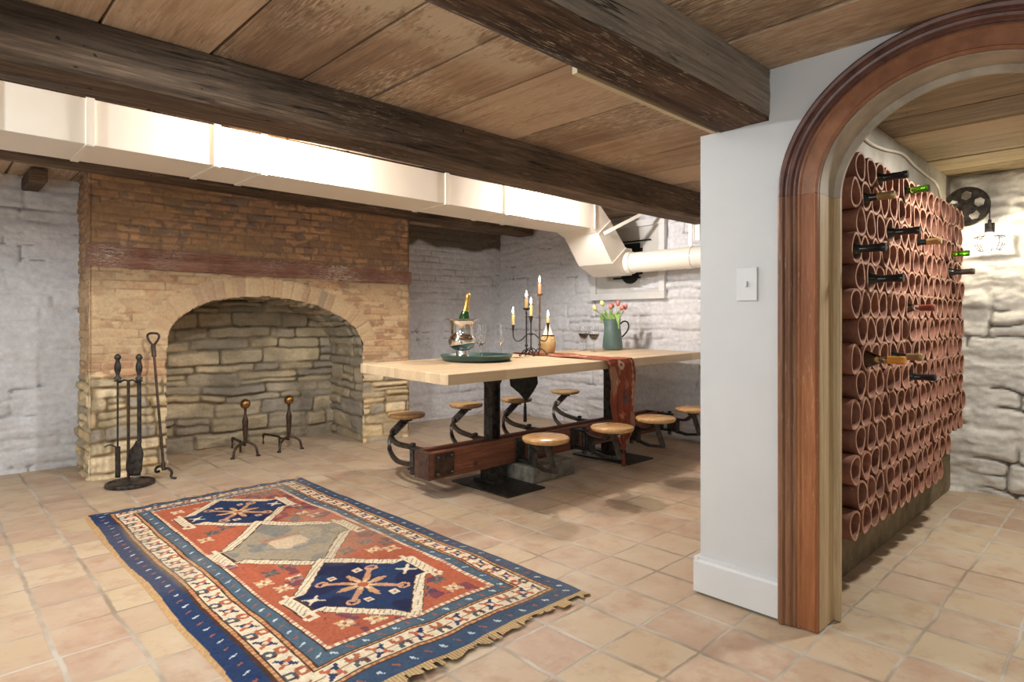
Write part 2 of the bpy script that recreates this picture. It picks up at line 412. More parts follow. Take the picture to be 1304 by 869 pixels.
def glass(name, col, rough=0.0, ior=1.45):
    m, nt, b = newmat(name); b.inputs['Base Color'].default_value = (*col, 1)
    b.inputs['Transmission Weight'].default_value = 1.0; b.inputs['Roughness'].default_value = rough; b.inputs['IOR'].default_value = ior
    return m
M['clear'] = glass('clear_glass', (1, 1, 1))
M['greenglass'] = glass('green_bottle_glass', (0.06, 0.22, 0.03), 0.03)
M['limeglass'] = glass('bright_green_glass', (0.35, 0.75, 0.12), 0.03)
M['blackglass'] = pr('black_bottle_glass', (0.012, 0.012, 0.010), 0.08)
M['oliveglass'] = glass('olive_glass', (0.55, 0.5, 0.2), 0.05)
M['wine'] = pr('red_wine', (0.035, 0.006, 0.006), 0.05)
M['gold'] = noisy('gold_foil', L(190, 150, 70), L(226, 190, 110), 50, 0.3, 0.8, 0.5, 0.002)
M['foil_black'] = pr('black_foil', (0.015, 0.015, 0.017), 0.25)
M['foil_tan'] = pr('tan_foil', L(170, 140, 95), 0.35, 0.5)
M['foil_orange'] = pr('orange_foil', L(214, 140, 50), 0.4)
M['foil_red'] = pr('red_brown_foil', L(128, 62, 44), 0.4)
M['silver'] = pr('polished_silver', L(214, 212, 210), 0.10, 1.0)
M['teal'] = noisy('teal_enamel', L(60, 88, 84), L(72, 102, 97), 4, 0.35, 0, 0.02)
M['teal_jug'] = noisy('teal_jug_glaze', L(84, 106, 102), L(98, 122, 117), 6, 0.4, 0, 0.05)
M['candle'] = pr('cream_candle_wax', L(232, 196, 130), 0.5, 0, Subsurface_Weight=0.3)
M['candle_red'] = pr('rust_candle_wax', L(214, 160, 120), 0.5, 0, Subsurface_Weight=0.2)
M['straw'] = noisy('straw_weave', L(196, 160, 100), L(228, 198, 140), 60, 0.7, 0, 0.8, 0.003, (1, 1, 8))
M['leafgreen'] = noisy('tulip_leaf', L(128, 164, 84), L(188, 212, 130), 10, 0.5, 0, 0.1)
M['tulip'] = noisy('tulip_petal', L(196, 104, 100), L(226, 152, 138), 30, 0.5, 0, 0.1)
M['tulip_pale'] = noisy('pale_tulip_petal', L(225, 205, 130), L(235, 220, 165), 30, 0.5, 0, 0.1)
def emis(name, col, st):
    m, nt, b = newmat(name); b.inputs['Base Color'].default_value = (*col, 1)
    b.inputs['Emission Color'].default_value = (*col, 1); b.inputs['Emission Strength'].default_value = st; return m
M['flame'] = emis('flame', (1.0, 0.76, 0.42), 22)
M['bulb'] = emis('lamp_bulb', (1.0, 0.95, 0.86), 22)
M['wire'] = pr('cable_white', L(205, 198, 180), 0.5)

# ------------------------------------------------------------------ floor
def floor_mat():
    m, nt, b = newmat('terracotta_floor_tile')
    v = coords(nt)
    wob = node(nt, 'ShaderNodeTexNoise'); wob.inputs['Scale'].default_value = 3.2; wob.inputs['Detail'].default_value = 3
    nt.links.new(v, wob.inputs['Vector'])
    wc = node(nt, 'ShaderNodeVectorMath', operation='SUBTRACT'); nt.links.new(wob.outputs['Color'], wc.inputs[0]); wc.inputs[1].default_value = (0.5, 0.5, 0.5)
    ws = node(nt, 'ShaderNodeVectorMath', operation='MULTIPLY_ADD'); nt.links.new(wc.outputs[0], ws.inputs[0]); ws.inputs[1].default_value = (0.035, 0.035, 0); nt.links.new(v, ws.inputs[2])
    sp = node(nt, 'ShaderNodeSeparateXYZ'); nt.links.new(ws.outputs[0], sp.inputs[0])
    x = mathn(nt, 'SUBTRACT', sp.outputs[0], 0.34)
    tx = mathn(nt, 'SUBTRACT', mathn(nt, 'MULTIPLY', x, 4.765), mathn(nt, 'MULTIPLY', mathn(nt, 'MULTIPLY', x, x), 0.1515))
    ty = mathn(nt, 'MULTIPLY', mathn(nt, 'SUBTRACT', sp.outputs[1], 1.05), 1/0.24)
    fx = mathn(nt, 'FLOOR', tx); fy = mathn(nt, 'FLOOR', ty)
    rx = mathn(nt, 'SUBTRACT', tx, fx); ry = mathn(nt, 'SUBTRACT', ty, fy)
    dx = mathn(nt, 'MINIMUM', rx, mathn(nt, 'SUBTRACT', 1.0, rx)); dy = mathn(nt, 'MULTIPLY', mathn(nt, 'MINIMUM', ry, mathn(nt, 'SUBTRACT', 1.0, ry)), 1.7)
    q = 0.07
    ex = mathn(nt, 'MAXIMUM', mathn(nt, 'SUBTRACT', q, dx), 0.0); ey = mathn(nt, 'MAXIMUM', mathn(nt, 'SUBTRACT', q, dy), 0.0)
    r = mathn(nt, 'SQRT', mathn(nt, 'ADD', mathn(nt, 'MULTIPLY', ex, ex), mathn(nt, 'MULTIPLY', ey, ey)))
    edge = mathn(nt, 'SUBTRACT', q, r)                       # 0 in joint .. q inside
    edge = mathn(nt, 'ADD', edge, mathn(nt, 'MULTIPLY_ADD', noisen(nt, v, 28, 4, 0.6), 0.05, -0.025))
    cm = node(nt, 'ShaderNodeCombineXYZ'); nt.links.new(fx, cm.inputs[0]); nt.links.new(fy, cm.inputs[1])
    wn = node(nt, 'ShaderNodeTexWhiteNoise'); wn.noise_dimensions = '3D'; nt.links.new(cm.outputs[0], wn.inputs['Vector'])
    base = ramp(nt, wn.outputs['Value'], [(0.0, L(192, 160, 136)), (0.25, L(206, 180, 152)), (0.5, L(212, 188, 154)), (0.75, L(200, 170, 146)), (1.0, L(214, 192, 156))])
    sep = node(nt, 'ShaderNodeSeparateColor'); nt.links.new(wn.outputs['Color'], sep.inputs[0])
    ofs = node(nt, 'ShaderNodeVectorMath', operation='MULTIPLY_ADD'); nt.links.new(wn.outputs['Color'], ofs.inputs[0]); ofs.inputs[1].default_value = (9, 9, 9); nt.links.new(v, ofs.inputs[2])
    st = noisen(nt, ofs.outputs[0], 5.5, 5, 0.6)
    base = mixrgb(nt, mathn(nt, 'MULTIPLY_ADD', st, 2.6, -1.15, clamp=True), base, L(222, 204, 180))
    st2 = noisen(nt, ofs.outputs[0], 9.0, 5, 0.65)
    base = mixrgb(nt, mathn(nt, 'MULTIPLY', mathn(nt, 'MULTIPLY_ADD', st2, 4.5, -2.2, clamp=True), 0.7), base, L(184, 142, 114))
    lg = noisen(nt, v, 0.9, 3, 0.5)
    base = mixrgb(nt, mathn(nt, 'MULTIPLY', mathn(nt, 'MULTIPLY_ADD', lg, 3.0, -1.4, clamp=True), 0.5), base, L(220, 206, 184))
    g1 = noisen(nt, v, 2.3, 3, 0.6)
    grout = ramp(nt, g1, [(0.38, L(166, 146, 124)), (0.5, L(190, 176, 158)), (0.6, L(212, 203, 190))])
    f = mathn(nt, 'MULTIPLY_ADD', edge, 30.0, -0.6, clamp=True)
    c = mixrgb(nt, f, grout, base)
    c = mixrgb(nt, 1.0, c, (0.80, 0.80, 0.80), 'MULTIPLY')
    nt.links.new(c, b.inputs['Base Color'])
    nt.links.new(mathn(nt, 'MULTIPLY_ADD', st, 0.3, 0.38), b.inputs['Roughness'])
    b.inputs['Specular IOR Level'].default_value = 0.35
    hf = mathn(nt, 'ADD', mathn(nt, 'MULTIPLY', f, 1.0), mathn(nt, 'MULTIPLY', st2, 0.5))
    bump(nt, b, hf, 0.45, 0.003)
    return m
XL, XR, YB, YT = -2.2, 5.2, -1.7, 5.75
fl = MB().box(((XL+XR)/2, (YB+YT)/2, -0.05), (XR-XL+0.6, YT-YB+0.6, 0.1)).build('floor', floor_mat())
tag(fl, kind='structure')

# ------------------------------------------------------------------ ceilings: boards running along Y
def boards(name, joints, y0, y1, z, mat, seed):
    rng = random.Random(seed); vs = []; fs = []; cols = []
    for a, b_ in zip(joints[:-1], joints[1:]):
        segs = [y0, y1]; yy = y0
        g = 0.006; zz = z+rng.uniform(0, 0.006)
        o = len(vs)
        c = (rng.random(), rng.random(), rng.random())
        ny = 20
        for i in range(ny+1):
            y = y0+(y1-y0)*i/ny; w = 0.002*math.sin(i*1.7+seed+a*9)
            for (xx, dz) in ((a+g+w, 0.03), (a+g+w, 0.002), (a+g+0.004+w, 0), (b_-g-0.004+w, 0), (b_-g+w, 0.002), (b_-g+w, 0.03)):
                vs.append((xx, y, zz+dz)); cols.append(c)
        for i in range(ny):
            for k in range(5):
                p = o+i*6+k; fs.append((p, p+1, p+7, p+6))
    o = len(vs)
    vs += [(joints[0]-0.05, y0, z+0.03), (joints[-1]+0.05, y0, z+0.03), (joints[-1]+0.05, y1, z+0.03), (joints[0]-0.05, y1, z+0.03)]
    cols += [(0.1, 0.1, 0.0)]*4; fs.append((o, o+1, o+2, o+3))
    return tag(mkobj(name, vs, fs, mat, col=np.array(cols)), kind='structure')
J = [-2.5, -2.1, -1.72, -1.3, -0.95, -0.6, -0.22, 0.12, 0.48, 0.855, 1.235, 1.575, 1.955, 2.53, 2.95, 3.40, 3.82, 4.25, 4.62, 5.0, 5.4]
boards('ceiling', J, 1.0, 5.9, 2.162, M['ceil'], 3)
boards('ceiling.001', [-2.5, -2.05, -1.6, -1.2, -0.8, -0.45, 0.0, 0.42, 0.8, 1.22, 1.62, 1.98, 2.36], YB-0.2, 1.05, 2.04, M['ceil'], 5)
boards('ceiling.002', [2.36, 2.62, 2.93, 3.3, 3.62, 3.95, 4.3, 4.62, 4.95, 5.2], YB-0.2, 1.25, 2.04, M['ceil_wine'], 9)

# ------------------------------------------------------------------ walls
WHITE = lin([224, 223, 226])
def painted(U, V, seed, hmin, hmax, wmin, wmax, amp, brickmask=None, depth=0.03, split=0.35, crackp=0.25):
    e, r1, r2 = stones(U, V, hmin, hmax, wmin, wmax, seed, 0.035, split)
    body = smooth01(0.0, 0.028, e)
    n = fbm(U*7, V*9, seed+21, 4); n2 = fbm(U*2.2, V*3, seed+31, 3)
    fill = smooth01(0.42, 0.6, fbm(U*1.9+7, V*2.4, seed+41, 3))      # paint and mortar fill many joints
    fill = np.clip(fill+0.35, 0, 1)
    H = amp*0.6*(r1-0.5)*(1-0.5*fill)*body + depth*0.6*(body-1)*(1-0.85*fill) + 0.018*(n-0.5) + 0.03*(n2-0.5)
    rid = 1-np.abs(2*fbm(U*2.2+3, V*8, seed+61, 5)-1)
    rid2 = 1-np.abs(2*fbm(U*6+3, V*14, seed+65, 4)-1)
    H = H+0.016*rid**2+0.007*rid2**2
    crack = (1-smooth01(0.001, 0.005, e))*smooth01(0.58, 0.66, fbm(U*3.1, V*5+3, seed+51, 3))
    H = H-0.012*crack
    if brickmask is not None:
        eb, b1, b2 = bricks(U, V, 0.21, 0.068, seed+70)
        bb = smooth01(0, 0.012, eb)
        HB = 0.008*(b1-0.5)*bb-0.009*(1-bb)+0.007*(n-0.5)+0.012*(n2-0.5)
        H = H*(1-brickmask)+HB*brickmask
        crack = crack*(1-brickmask)+brickmask*(1-smooth01(0.001, 0.005, eb))*smooth01(0.5, 0.62, fbm(U*4, V*6, seed+52, 3))
    col = np.tile(WHITE, U.shape+(1,))*(0.93+0.12*n[..., None])
    dirt = smooth01(0.56, 0.75, fbm(U*2.5, V*2.5, seed+81, 4))
    col = mixc(col, lin([196, 192, 188])*np.ones_like(col), 0.35*dirt)
    col = mixc(col, lin([80, 74, 68])*np.ones_like(col), 0.6*crack)
    return H, col
def wallmesh(name, origin, uvec, nvec, ulen, z0, z1, res, fn, mat, parent=None):
    nu = int(ulen/res)+1; nv = int((z1-z0)/res)+1
    u = np.linspace(0, ulen, nu); v = np.linspace(z0, z1, nv)
    U, V = np.meshgrid(u, v, indexing='ij')
    H, C = fn(U, V)
    o = np.array(origin); uv = np.array(uvec, float); nn = np.array(nvec, float)
    P = o[None, None]+uv*U[..., None]+nn*H[..., None]; P[..., 2] += V
    F = grid(nu, nv)
    n = np.cross(uv, [0, 0, 1])
    if np.dot(n, nn) < 0: F = F[:, ::-1]
    return mkobj(name, P.reshape(-1, 3), F, mat, parent, True, C.reshape(-1, 3))

# rear wall left of the chimney (fireplace wall), and its continuation right of the chimney
def fn_left(U, V):
    H, C = painted(U, V, 12, 0.09, 0.2, 0.3, 0.9, 0.035, None, 0.028, 0.3)
    return H, C
w = wallmesh('wall_back', (-2.3, 5.80, 0), (math.cos(-0.02), math.sin(-0.02), 0), (0, -1, 0), 3.25, -0.02, 2.17, 0.011, fn_left, M['stone']); tag(w, kind='structure')
def fn_back(U, V):
    mask = smooth01(1.25, 1.4, V+0.25*(fbm(U*2, V*2, 5, 3)-0.5))*(1-smooth01(1.15, 1.6, U+0.5*(fbm(U*3, V*3, 7, 2)-0.5)))
    H, C = painted(U, V, 33, 0.08, 0.2, 0.2, 0.6, 0.03, mask, 0.02)
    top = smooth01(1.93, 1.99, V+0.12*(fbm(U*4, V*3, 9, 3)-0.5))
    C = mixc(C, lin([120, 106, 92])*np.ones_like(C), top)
    return H, C
w = wallmesh('wall_back.001', (3.30, 5.66, 0), (1, -0.033, 0), (0, -1, 0), 1.95, -0.02, 2.17, 0.01, fn_back, M['stone']); tag(w, kind='structure')
# far wall behind the table
def fn_far(U, V):
    H, C = painted(U, V, 57, 0.09, 0.22, 0.25, 0.7, 0.05, None, 0.03, 0.35)
    low = smooth01(0.70, 0.55, V+0.1*(fbm(U*3, V*3, 19, 3)-0.5))*smooth01(0.6, 1.1, 3.2-U)
    return H+0.05*low, C
w = wallmesh('wall_right', (5.2, 1.25, 0), (0, 1, 0), (-1, 0, 0), 4.45, -0.02, 2.17, 0.01, fn_far, M['stone']); tag(w, kind='structure')
# wine room far wall: bold rough stone
def fn_wine(U, V):
    e, r1, r2 = stones(U, V, 0.10, 0.24, 0.25, 0.75, 77, 0.06, 0.4)
    body = smooth01(0.0, 0.04, e)
    n = fbm(U*6, V*9, 90, 4); n2 = fbm(U*2, V*3, 95, 3)
    rid = 1-np.abs(2*fbm(U*2.4+3, V*7, 97, 5)-1)
    rid2 = 1-np.abs(2*fbm(U*8+3, V*20, 98, 4)-1)
    H = 0.010*rid2+0.012*(fbm(U*22, V*30, 101, 3)-0.5)+0.045*(r1-0.5)*body+0.022*(body-1)+0.03*(n-0.5)+0.04*(n2-0.5)+0.022*rid**2
    crack = (1-smooth01(0.002, 0.011, e))*smooth01(0.44, 0.54, fbm(U*3.1, V*5+3, 99, 3))
    col = np.tile(lin([216, 212, 204]), U.shape+(1,))*(0.85+0.3*n[..., None])
    col = mixc(col, lin([84, 76, 64])*np.ones_like(col), 0.85*crack)
    return H-0.02*crack, col
w = wallmesh('wall_wine_room', (4.9, YB, 0), (0, 1, 0), (-1, 0, 0), 2.85, -0.02, 2.1, 0.01, fn_wine, M['stone']); tag(w, kind='structure')
# plain shell behind and beside the camera
for nm, c, s in (('wall_front', ((XL+XR)/2, YB-0.05, 1.1), (XR-XL+0.5, 0.1, 2.3)), ('wall_left', (XL-0.05, 2.0, 1.1), (0.1, 8.0, 2.3))):
    tag(MB().box(c, s).build(nm, M['plainwall']), kind='structure')
tag(MB().box((1.0, 5.98, 1.1), (8.6, 0.1, 2.3)).box((5.36, 2.0, 1.1), (0.1, 8.0, 2.3)).box((1.5, 2.0, 2.27), (8.6, 8.4, 0.06)).build('wall_outer', M['plainwall']), kind='structure')

# arch geometry in the plane X = 2.30
AY, AZ, AA, AB = 0.416, 1.555, 0.41, 0.36
def arch_path(off, n=40, zbot=0.0):
    pts = [(AY+AA+off, zbot), (AY+AA+off, AZ*0.5), (AY+AA+off, AZ)]
    for i in range(1, n):
        t = PI*i/n; pts.append((AY+(AA+off)*math.cos(t), AZ+(AB+off)*math.sin(t)))
    pts += [(AY-AA-off, AZ), (AY-AA-off, AZ*0.5), (AY-AA-off, zbot)]
    return pts
def archwall(x0, x1, y0, y1, ztop):
    mb = MB(); off = 0.012
    mb.box(((x0+x1)/2, (AY+AA+off+y1)/2, ztop/2), (x1-x0, y1-AY-AA-off, ztop))
    mb.box(((x0+x1)/2, (AY-AA-off+y0)/2, ztop/2), (x1-x0, AY-AA-off-y0, ztop))
    n = 48; ys = [AY+(AA+off)*math.cos(PI*i/n) for i in range(n+1)]; zs = [AZ+(AB+off)*math.sin(PI*i/n) for i in range(n+1)]
    for i in range(n):
        poly = [(ys[i], zs[i]), (ys[i+1], zs[i+1]), (ys[i+1], ztop), (ys[i], ztop)]
        mb.prism(poly, 'x', x0, x1)
    return mb
ww = archwall(2.30, 2.435, YB, 1.0, 2.06)
ww.box((2.3675, 1.14, 0.926), (0.135, 0.28, 1.852))
tag(ww.build('wall_arch', M['wall']), kind='structure')
# divider wall between main room and wine room, with a niche for the rack
dv = MB()
dv.box((3.82, 1.20, 1.09), (2.77, 0.16, 2.18))            # main-room side leaf
dv.box((3.67, 1.03, 1.92), (2.47, 0.20, 0.24))            # above the rack
tag(dv.build('wall_divider', M['concrete'] if False else noisy('grey_plaster', L(150, 144, 132), L(176, 170, 158), 5, 0.85, 0, 0.3, 0.004)), kind='structure')
tag(MB().box((3.67, 1.025, 0.115), (2.47, 0.19, 0.23), bev=0.006).build('trim_1', noisy('rack_curb', L(96, 84, 66), L(140, 126, 100), 6, 0.9, 0, 0.6, 0.006)), kind='structure')
# baseboard
bb = MB().prism([(2.30, 0.012), (2.276, 0.012), (2.276, 0.132), (2.284, 0.14), (2.284, 0.15), (2.30, 0.15)], 'y', 0.955, 1.298)
bb.box((2.36, 1.289, 0.08), (0.16, 0.018, 0.138))
tag(bb.build('baseboard_right', M['trimwhite']), kind='structure')

# archway casing
door = thing('door_1', None, None, (2.30, AY, 0)); door['kind'] = 'structure'
def sweep_arch(prof, seg='all', n=48):
    """prof: list of (offset from opening, protrusion); seg legs / arc / all ; local to (2.30, AY, 0)"""
    pts = []
    def st(kind):
        out = []
        for off, prot in prof:
            p = []
            if kind == 'arc': p = [((AA+off)*math.cos(PI*i/n), AZ+(AB+off)*math.sin(PI*i/n)) for i in range(n+1)]
            elif kind == 'legn': p = [(AA+off, 0.004), (AA+off, AZ-0.001)]
            else: p = [(-AA-off, 0.004), (-AA-off, AZ-0.001)]
            out.append([(-prot, y, z) for y, z in p])
        return out
    mb = MB()
    for kind in (['arc'] if seg == 'arc' else ['legn', 'legf']):
        g = st(kind); m = len(g[0]); k = len(g)
        vs = [g[j][i] for i in range(m) for j in range(k)]
        fs = [(i*k+j, i*k+(j+1) % k, (i+1)*k+(j+1) % k, (i+1)*k+j) for i in range(m-1) for j in range(k)]
        fs += [tuple(range(k))[::-1], tuple((m-1)*k+j for j in range(k))]
        mb.add(vs, fs)
    return mb
prof_out = [(0.062, 0), (0.062, 0.020), (0.066, 0.024), (0.072, 0.020), (0.078, 0.020), (0.084, 0.030), (0.092, 0.033), (0.098, 0.026), (0.104, 0.026), (0.110, 0.036), (0.120, 0.038), (0.127, 0.034), (0.127, 0)]
prof_in = [(-0.004, 0), (-0.004, 0.012), (0.004, 0.017), (0.008, 0.014), (0.05, 0.015), (0.056, 0.020), (0.062, 0.020), (0.062, 0)]
sweep_arch(prof_out, 'legs').build('outer_moulding', M['casing_leg_dark'], door, True, 30)
sweep_arch(prof_out, 'arc').build('arched_moulding', noisy('arched_mahogany_dark', L(84, 52, 42), L(116, 76, 62), 18, 0.32, 0, 0.1), door, True, 30)
sweep_arch(prof_in, 'legs').build('casing_board', M['casing'], door, True, 30)
sweep_arch(prof_in, 'arc').build('arched_casing', noisy('arched_mahogany', L(126, 78, 50), L(154, 102, 68), 14, 0.4, 0, 0.1), door, True, 30)
prof_j = [(-0.006, -0.004), (-0.006, -0.135), (-0.030, -0.135), (-0.030, -0.150), (0.012, -0.150), (0.012, -0.004)]
sweep_arch(prof_j, 'legs').build('jamb', M['jamb'], door, True, 30)
sweep_arch(prof_j, 'arc').build('arched_jamb', noisy('arched_plywood', L(166, 152, 134), L(196, 182, 162), 9, 0.6, 0, 0.1), door, True, 30)

# ------------------------------------------------------------------ beams
def hewn(name, x0, x1, ya, yb, z0, z1, mat, label, amp=0.01, seed=1, sag=None, yfn=None, under=None):
    nl = int((x1-x0)/0.02)+1; per = []
    w = yb-ya; h = z1-z0; ch = 0.014
    def seg(a, b_, n):
        return [(a[0]+(b_[0]-a[0])*i/n, a[1]+(b_[1]-a[1])*i/n) for i in range(n)]
    c = [(0, ch), (ch, 0), (w-ch, 0), (w, ch), (w, h), (0, h)]
    nseg = [1, int(w/0.02), 1, int(h/0.02), int(w/0.05)+1, int(h/0.02)]
    for i in range(6): per += seg(c[i], c[(i+1) % 6], nseg[i])
    per = np.array(per); k = len(per)
    s = np.linspace(0, 1, nl)
    nrm = per-np.array([w/2, h/2]); nrm = nrm/np.maximum(np.abs(nrm).max(1, keepdims=True), 1e-6)
    cc = np.cumsum(np.r_[0, np.hypot(*(np.diff(per, axis=0).T))])
    X = x0+(x1-x0)*s
    A, B = np.meshgrid(X, cc, indexing='ij')
    d = amp*((fbm(A*1.1, B*7, seed, 4)-0.5)*2+0.5*(fbm(A*2.3, B*34, seed+9, 3)-0.5))
    nn = per-np.array([w/2, h/2]); nn = nn/np.linalg.norm(nn, axis=1, keepdims=True)
    P = np.zeros((nl, k, 3)); P[..., 0] = A
    P[..., 1] = ya+per[None, :, 0]+nn[None, :, 0]*d
    P[..., 2] = np.minimum(z0+per[None, :, 1]+nn[None, :, 1]*d, z1)
    if yfn is not None: P[..., 1] += yfn(X)[:, None]
    if sag is not None: P[..., 2] += np.where(P[..., 2] < z1-0.01, sag(X)[:, None], 0)
    V = P.reshape(-1, 3)
    i = np.arange(nl-1)[:, None]; j = np.arange(k)[None]
    a = (i*k+j).ravel(); b_ = (i*k+(j+1) % k).ravel()
    F = [tuple(q) for q in np.stack([a, a+k, b_+k, b_], 1)]
    F += [tuple(range(k)), tuple(range((nl-1)*k, nl*k))[::-1]]
    o = mkobj(name, V, F, mat, None, True)
    bm = bmesh.new(); bm.from_mesh(o.data); bmesh.ops.recalc_face_normals(bm, faces=bm.faces); bm.to_mesh(o.data); bm.free()
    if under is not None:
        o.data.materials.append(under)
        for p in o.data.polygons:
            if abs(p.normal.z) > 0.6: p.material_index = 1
    o.data.set_sharp_from_angle(angle=math.radians(50))
    return tag(o, label, 'beam')
hewn('ceiling_beam', -2.2, 5.18, 2.60, 2.845, 1.958, 2.166, M['beam'], 'long dark hewn timber ceiling beam running in front of the white duct, above the table', 0.012, 3, sag=lambda x: 0.006*np.sin(x*1.3))
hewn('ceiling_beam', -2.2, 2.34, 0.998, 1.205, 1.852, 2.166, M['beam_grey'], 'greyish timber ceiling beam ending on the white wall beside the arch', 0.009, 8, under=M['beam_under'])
hewn('ceiling_beam', -2.2, 5.1, 4.62, 4.86, 2.085, 2.166, M['beam'], 'thin dark timber header above the brick chimney, behind the white duct', 0.008, 14, yfn=lambda x: 0.06*x)
tag(MB().box((1.87, 1.218, 1.862), (0.86, 0.02, 0.022)).build('wooden_strip', M['jamb'] if False else pr('cream_strip', L(205, 188, 150), 0.5)), 'thin cream strip fixed along the lower edge of the greyish beam by the white wall', 'strip')
for i, (x, zz, sx) in enumerate(((0.30, 2.10, 0.09), (0.62, 2.105, 0.10))):
    tag(MB().box((x, 5.55, zz), (sx, 0.5, 0.09), bev=0.006).build('ceiling_joist', M['beam']), ['dark joist end at the top left corner, farther from the chimney', 'dark joist end beside the top of the brick chimney'][i], 'joist', 'joist ends above the left wall')

# ------------------------------------------------------------------ fireplace
FO = Vector((0.875, 5.106, 0)); PHI = math.atan2(-0.143, 2.554); FW = 2.558; FD = 0.62
fp = thing('fireplace', 'large arched brick and stone fireplace with a red timber mantel beam', 'fireplace', FO, PHI)
_ax = np.array([0.476, 0.482, 0.50, 0.56, 0.6745, 0.80, 1.00, 1.204, 1.40, 1.60, 1.778, 1.90, 1.985, 2.04, 2.06, 2.066])
_az = np.array([0.80, 0.97, 1.045, 1.13, 1.212, 1.262, 1.298, 1.305, 1.290, 1.248, 1.183, 1.12, 1.05, 0.96, 0.90, 0.80])
def arch_z(x): return np.interp(x, _ax, _az, left=-1, right=-1)
def mantel_lo(x): return 1.486-0.029*x/FW
def mantel_hi(x): return 1.643-0.067*x/FW
def fire_front(U, V, side=False, inner=False, seed=5):
    # raw stone low, tan brick in the middle, red-brown brick above the mantel
    e, r1, r2 = stones(U, V, 0.05, 0.13, 0.12, 0.38, seed, 0.025, 0.35)
    body = smooth01(0.0, 0.02, e); n = fbm(U*9, V*12, seed+2, 4); n2 = fbm(U*3, V*3, seed+3, 3)
    HS = 0.035*(r1-0.5)*body-0.02*(1-body)+0.03*(n-0.5)+0.02*(n2-0.5)+0.012*(1-np.abs(2*fbm(U*5, V*14, seed+9, 4)-1))**2
    pal = 1.28*np.array([lin([198, 176, 138]), lin([212, 192, 158]), lin([178, 162, 132]), lin([152, 142, 126]), lin([204, 182, 144]), lin([172, 154, 126])])
    CS = pal[(r2*5.99).astype(int)]*(0.75+0.5*n[..., None])
    CS = mixc(CS, lin([176, 152, 114])*np.ones_like(CS), 0.8*(1-body))
    CS = mixc(CS, lin([96, 80, 58])*np.ones_like(CS), 0.7*(1-smooth01(0.002, 0.010, e))*smooth01(0.42, 0.56, fbm(U*5, V*7, seed+10, 3)))
    eb, b1, b2 = bricks(U, V, 0.20, 0.058, seed+20, 0.016)
    bb = smooth01(0, 0.012, eb)*(0.45+0.55*smooth01(0.4, 0.6, fbm(U*5, V*8, seed+27, 3)))
    b2 = np.clip(b2*0.55+0.9*(fbm(U*6, V*10, seed+28, 3)-0.5)+0.22, 0, 1)
    HB = 0.012*(b1-0.5)*bb-0.010*(1-bb)+0.014*(n-0.5)+0.02*(n2-0.5)
    palb = np.array([lin([184, 144, 110]), lin([206, 170, 130]), lin([200, 158, 120]), lin([176, 136, 106]), lin([214, 182, 142]), lin([194, 158, 122])])
    CB = palb[(b2*5.99).astype(int)]*(0.8+0.4*n[..., None])
    CB = mixc(CB, lin([206, 180, 142])*np.ones_like(CB), np.clip(0.6*(1-bb)+0.3*smooth01(0.45, 0.65, n2), 0, 1))
    CB = mixc(CB, lin([120, 94, 66])*np.ones_like(CB), 0.6*(1-smooth01(0.001, 0.006, eb))*smooth01(0.46, 0.58, fbm(U*6, V*8, seed+30, 3)))
    palr = np.array([1.35, 1.65, 1.9])*np.array([lin([150, 106, 78]), lin([164, 116, 82]), lin([136, 98, 76]), lin([172, 122, 84]), lin([128, 98, 80]), lin([156, 108, 76])])
    CR = palr[(b2*5.99).astype(int)]*(0.75+0.5*n[..., None])
    CR = mixc(CR, lin([132, 106, 80])*np.ones_like(CR), 0.7*(1-bb))
    CR = mixc(CR, lin([166, 132, 94])*np.ones_like(CR), 0.5*smooth01(0.5, 0.7, fbm(U*2, V*4, 91, 3)))
    # boundary stone / brick
    wv = 0.72+0.1*(fbm(U*3, V*0+1, 44, 2)-0.5)
    if not side: wv = wv+0.10*smooth01(1.9, 2.3, U)*0+0.0
    t = smooth01(-0.02, 0.02, V-wv)
    H = HS*(1-t)+HB*t; C = mixc(CS, CB, t)
    up = smooth01(-0.01, 0.01, V-(mantel_hi(U)-0.03)) if not side else smooth01(1.45, 1.7, V+0.3*(n2-0.5))
    C = mixc(C, CR, up)
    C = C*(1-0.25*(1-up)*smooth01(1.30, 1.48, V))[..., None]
    return H, C
def fire_colors_arch(U, V, H, C):
    # voussoirs: soldier bricks around the arch
    xs = np.linspace(0.476, 2.066, 400); zs = arch_z(xs)
    ln = np.r_[0, np.cumsum(np.hypot(np.diff(xs), np.diff(zs)))]
    sel = (V > 0.8) & (V < 1.55) & (U > 0.2) & (U < 2.35)
    u = U[sel]; v = V[sel]
    D = np.full(u.shape, 9.0); Sx = np.zeros(u.shape)
    for k in range(0, 400, 2):
        d = np.hypot(u-xs[k], v-zs[k]); m = d < D; D = np.where(m, d, D); Sx = np.where(m, ln[k], Sx)
    bw = 0.073; c = np.floor(Sx/bw); fr = np.minimum(Sx-c*bw, (c+1)*bw-Sx)
    ed = np.minimum(fr, 0.15-D); r = _hash(c, c*0, 71); r2 = _hash(c, c*0+3, 72)
    bb = smooth01(0, 0.010, ed)
    pal = np.array([lin([198, 164, 130]), lin([194, 156, 122]), lin([172, 136, 112]), lin([206, 176, 140]), lin([140, 122, 108]), lin([200, 162, 126])])
    n = fbm(u*14, v*14, 73, 3)
    col = pal[(r*5.99).astype(int)]*(0.8+0.4*n[:, None]); col = mixc(col, lin([204, 178, 138])*np.ones_like(col), 0.8*(1-bb)+0.40*bb)
    hh = 0.010*(r2-0.5)*bb-0.008*(1-bb)+0.008*(n-0.5)
    inside = (D < 0.15) & (v > 0.93) & (v >= arch_z(u))
    Hs = H[sel]; Cs = C[sel]
    Hs = np.where(inside, hh, Hs); Cs = np.where(inside[:, None], col, Cs)
    H[sel] = Hs; C[sel] = Cs
    return H, C
res = 0.0085
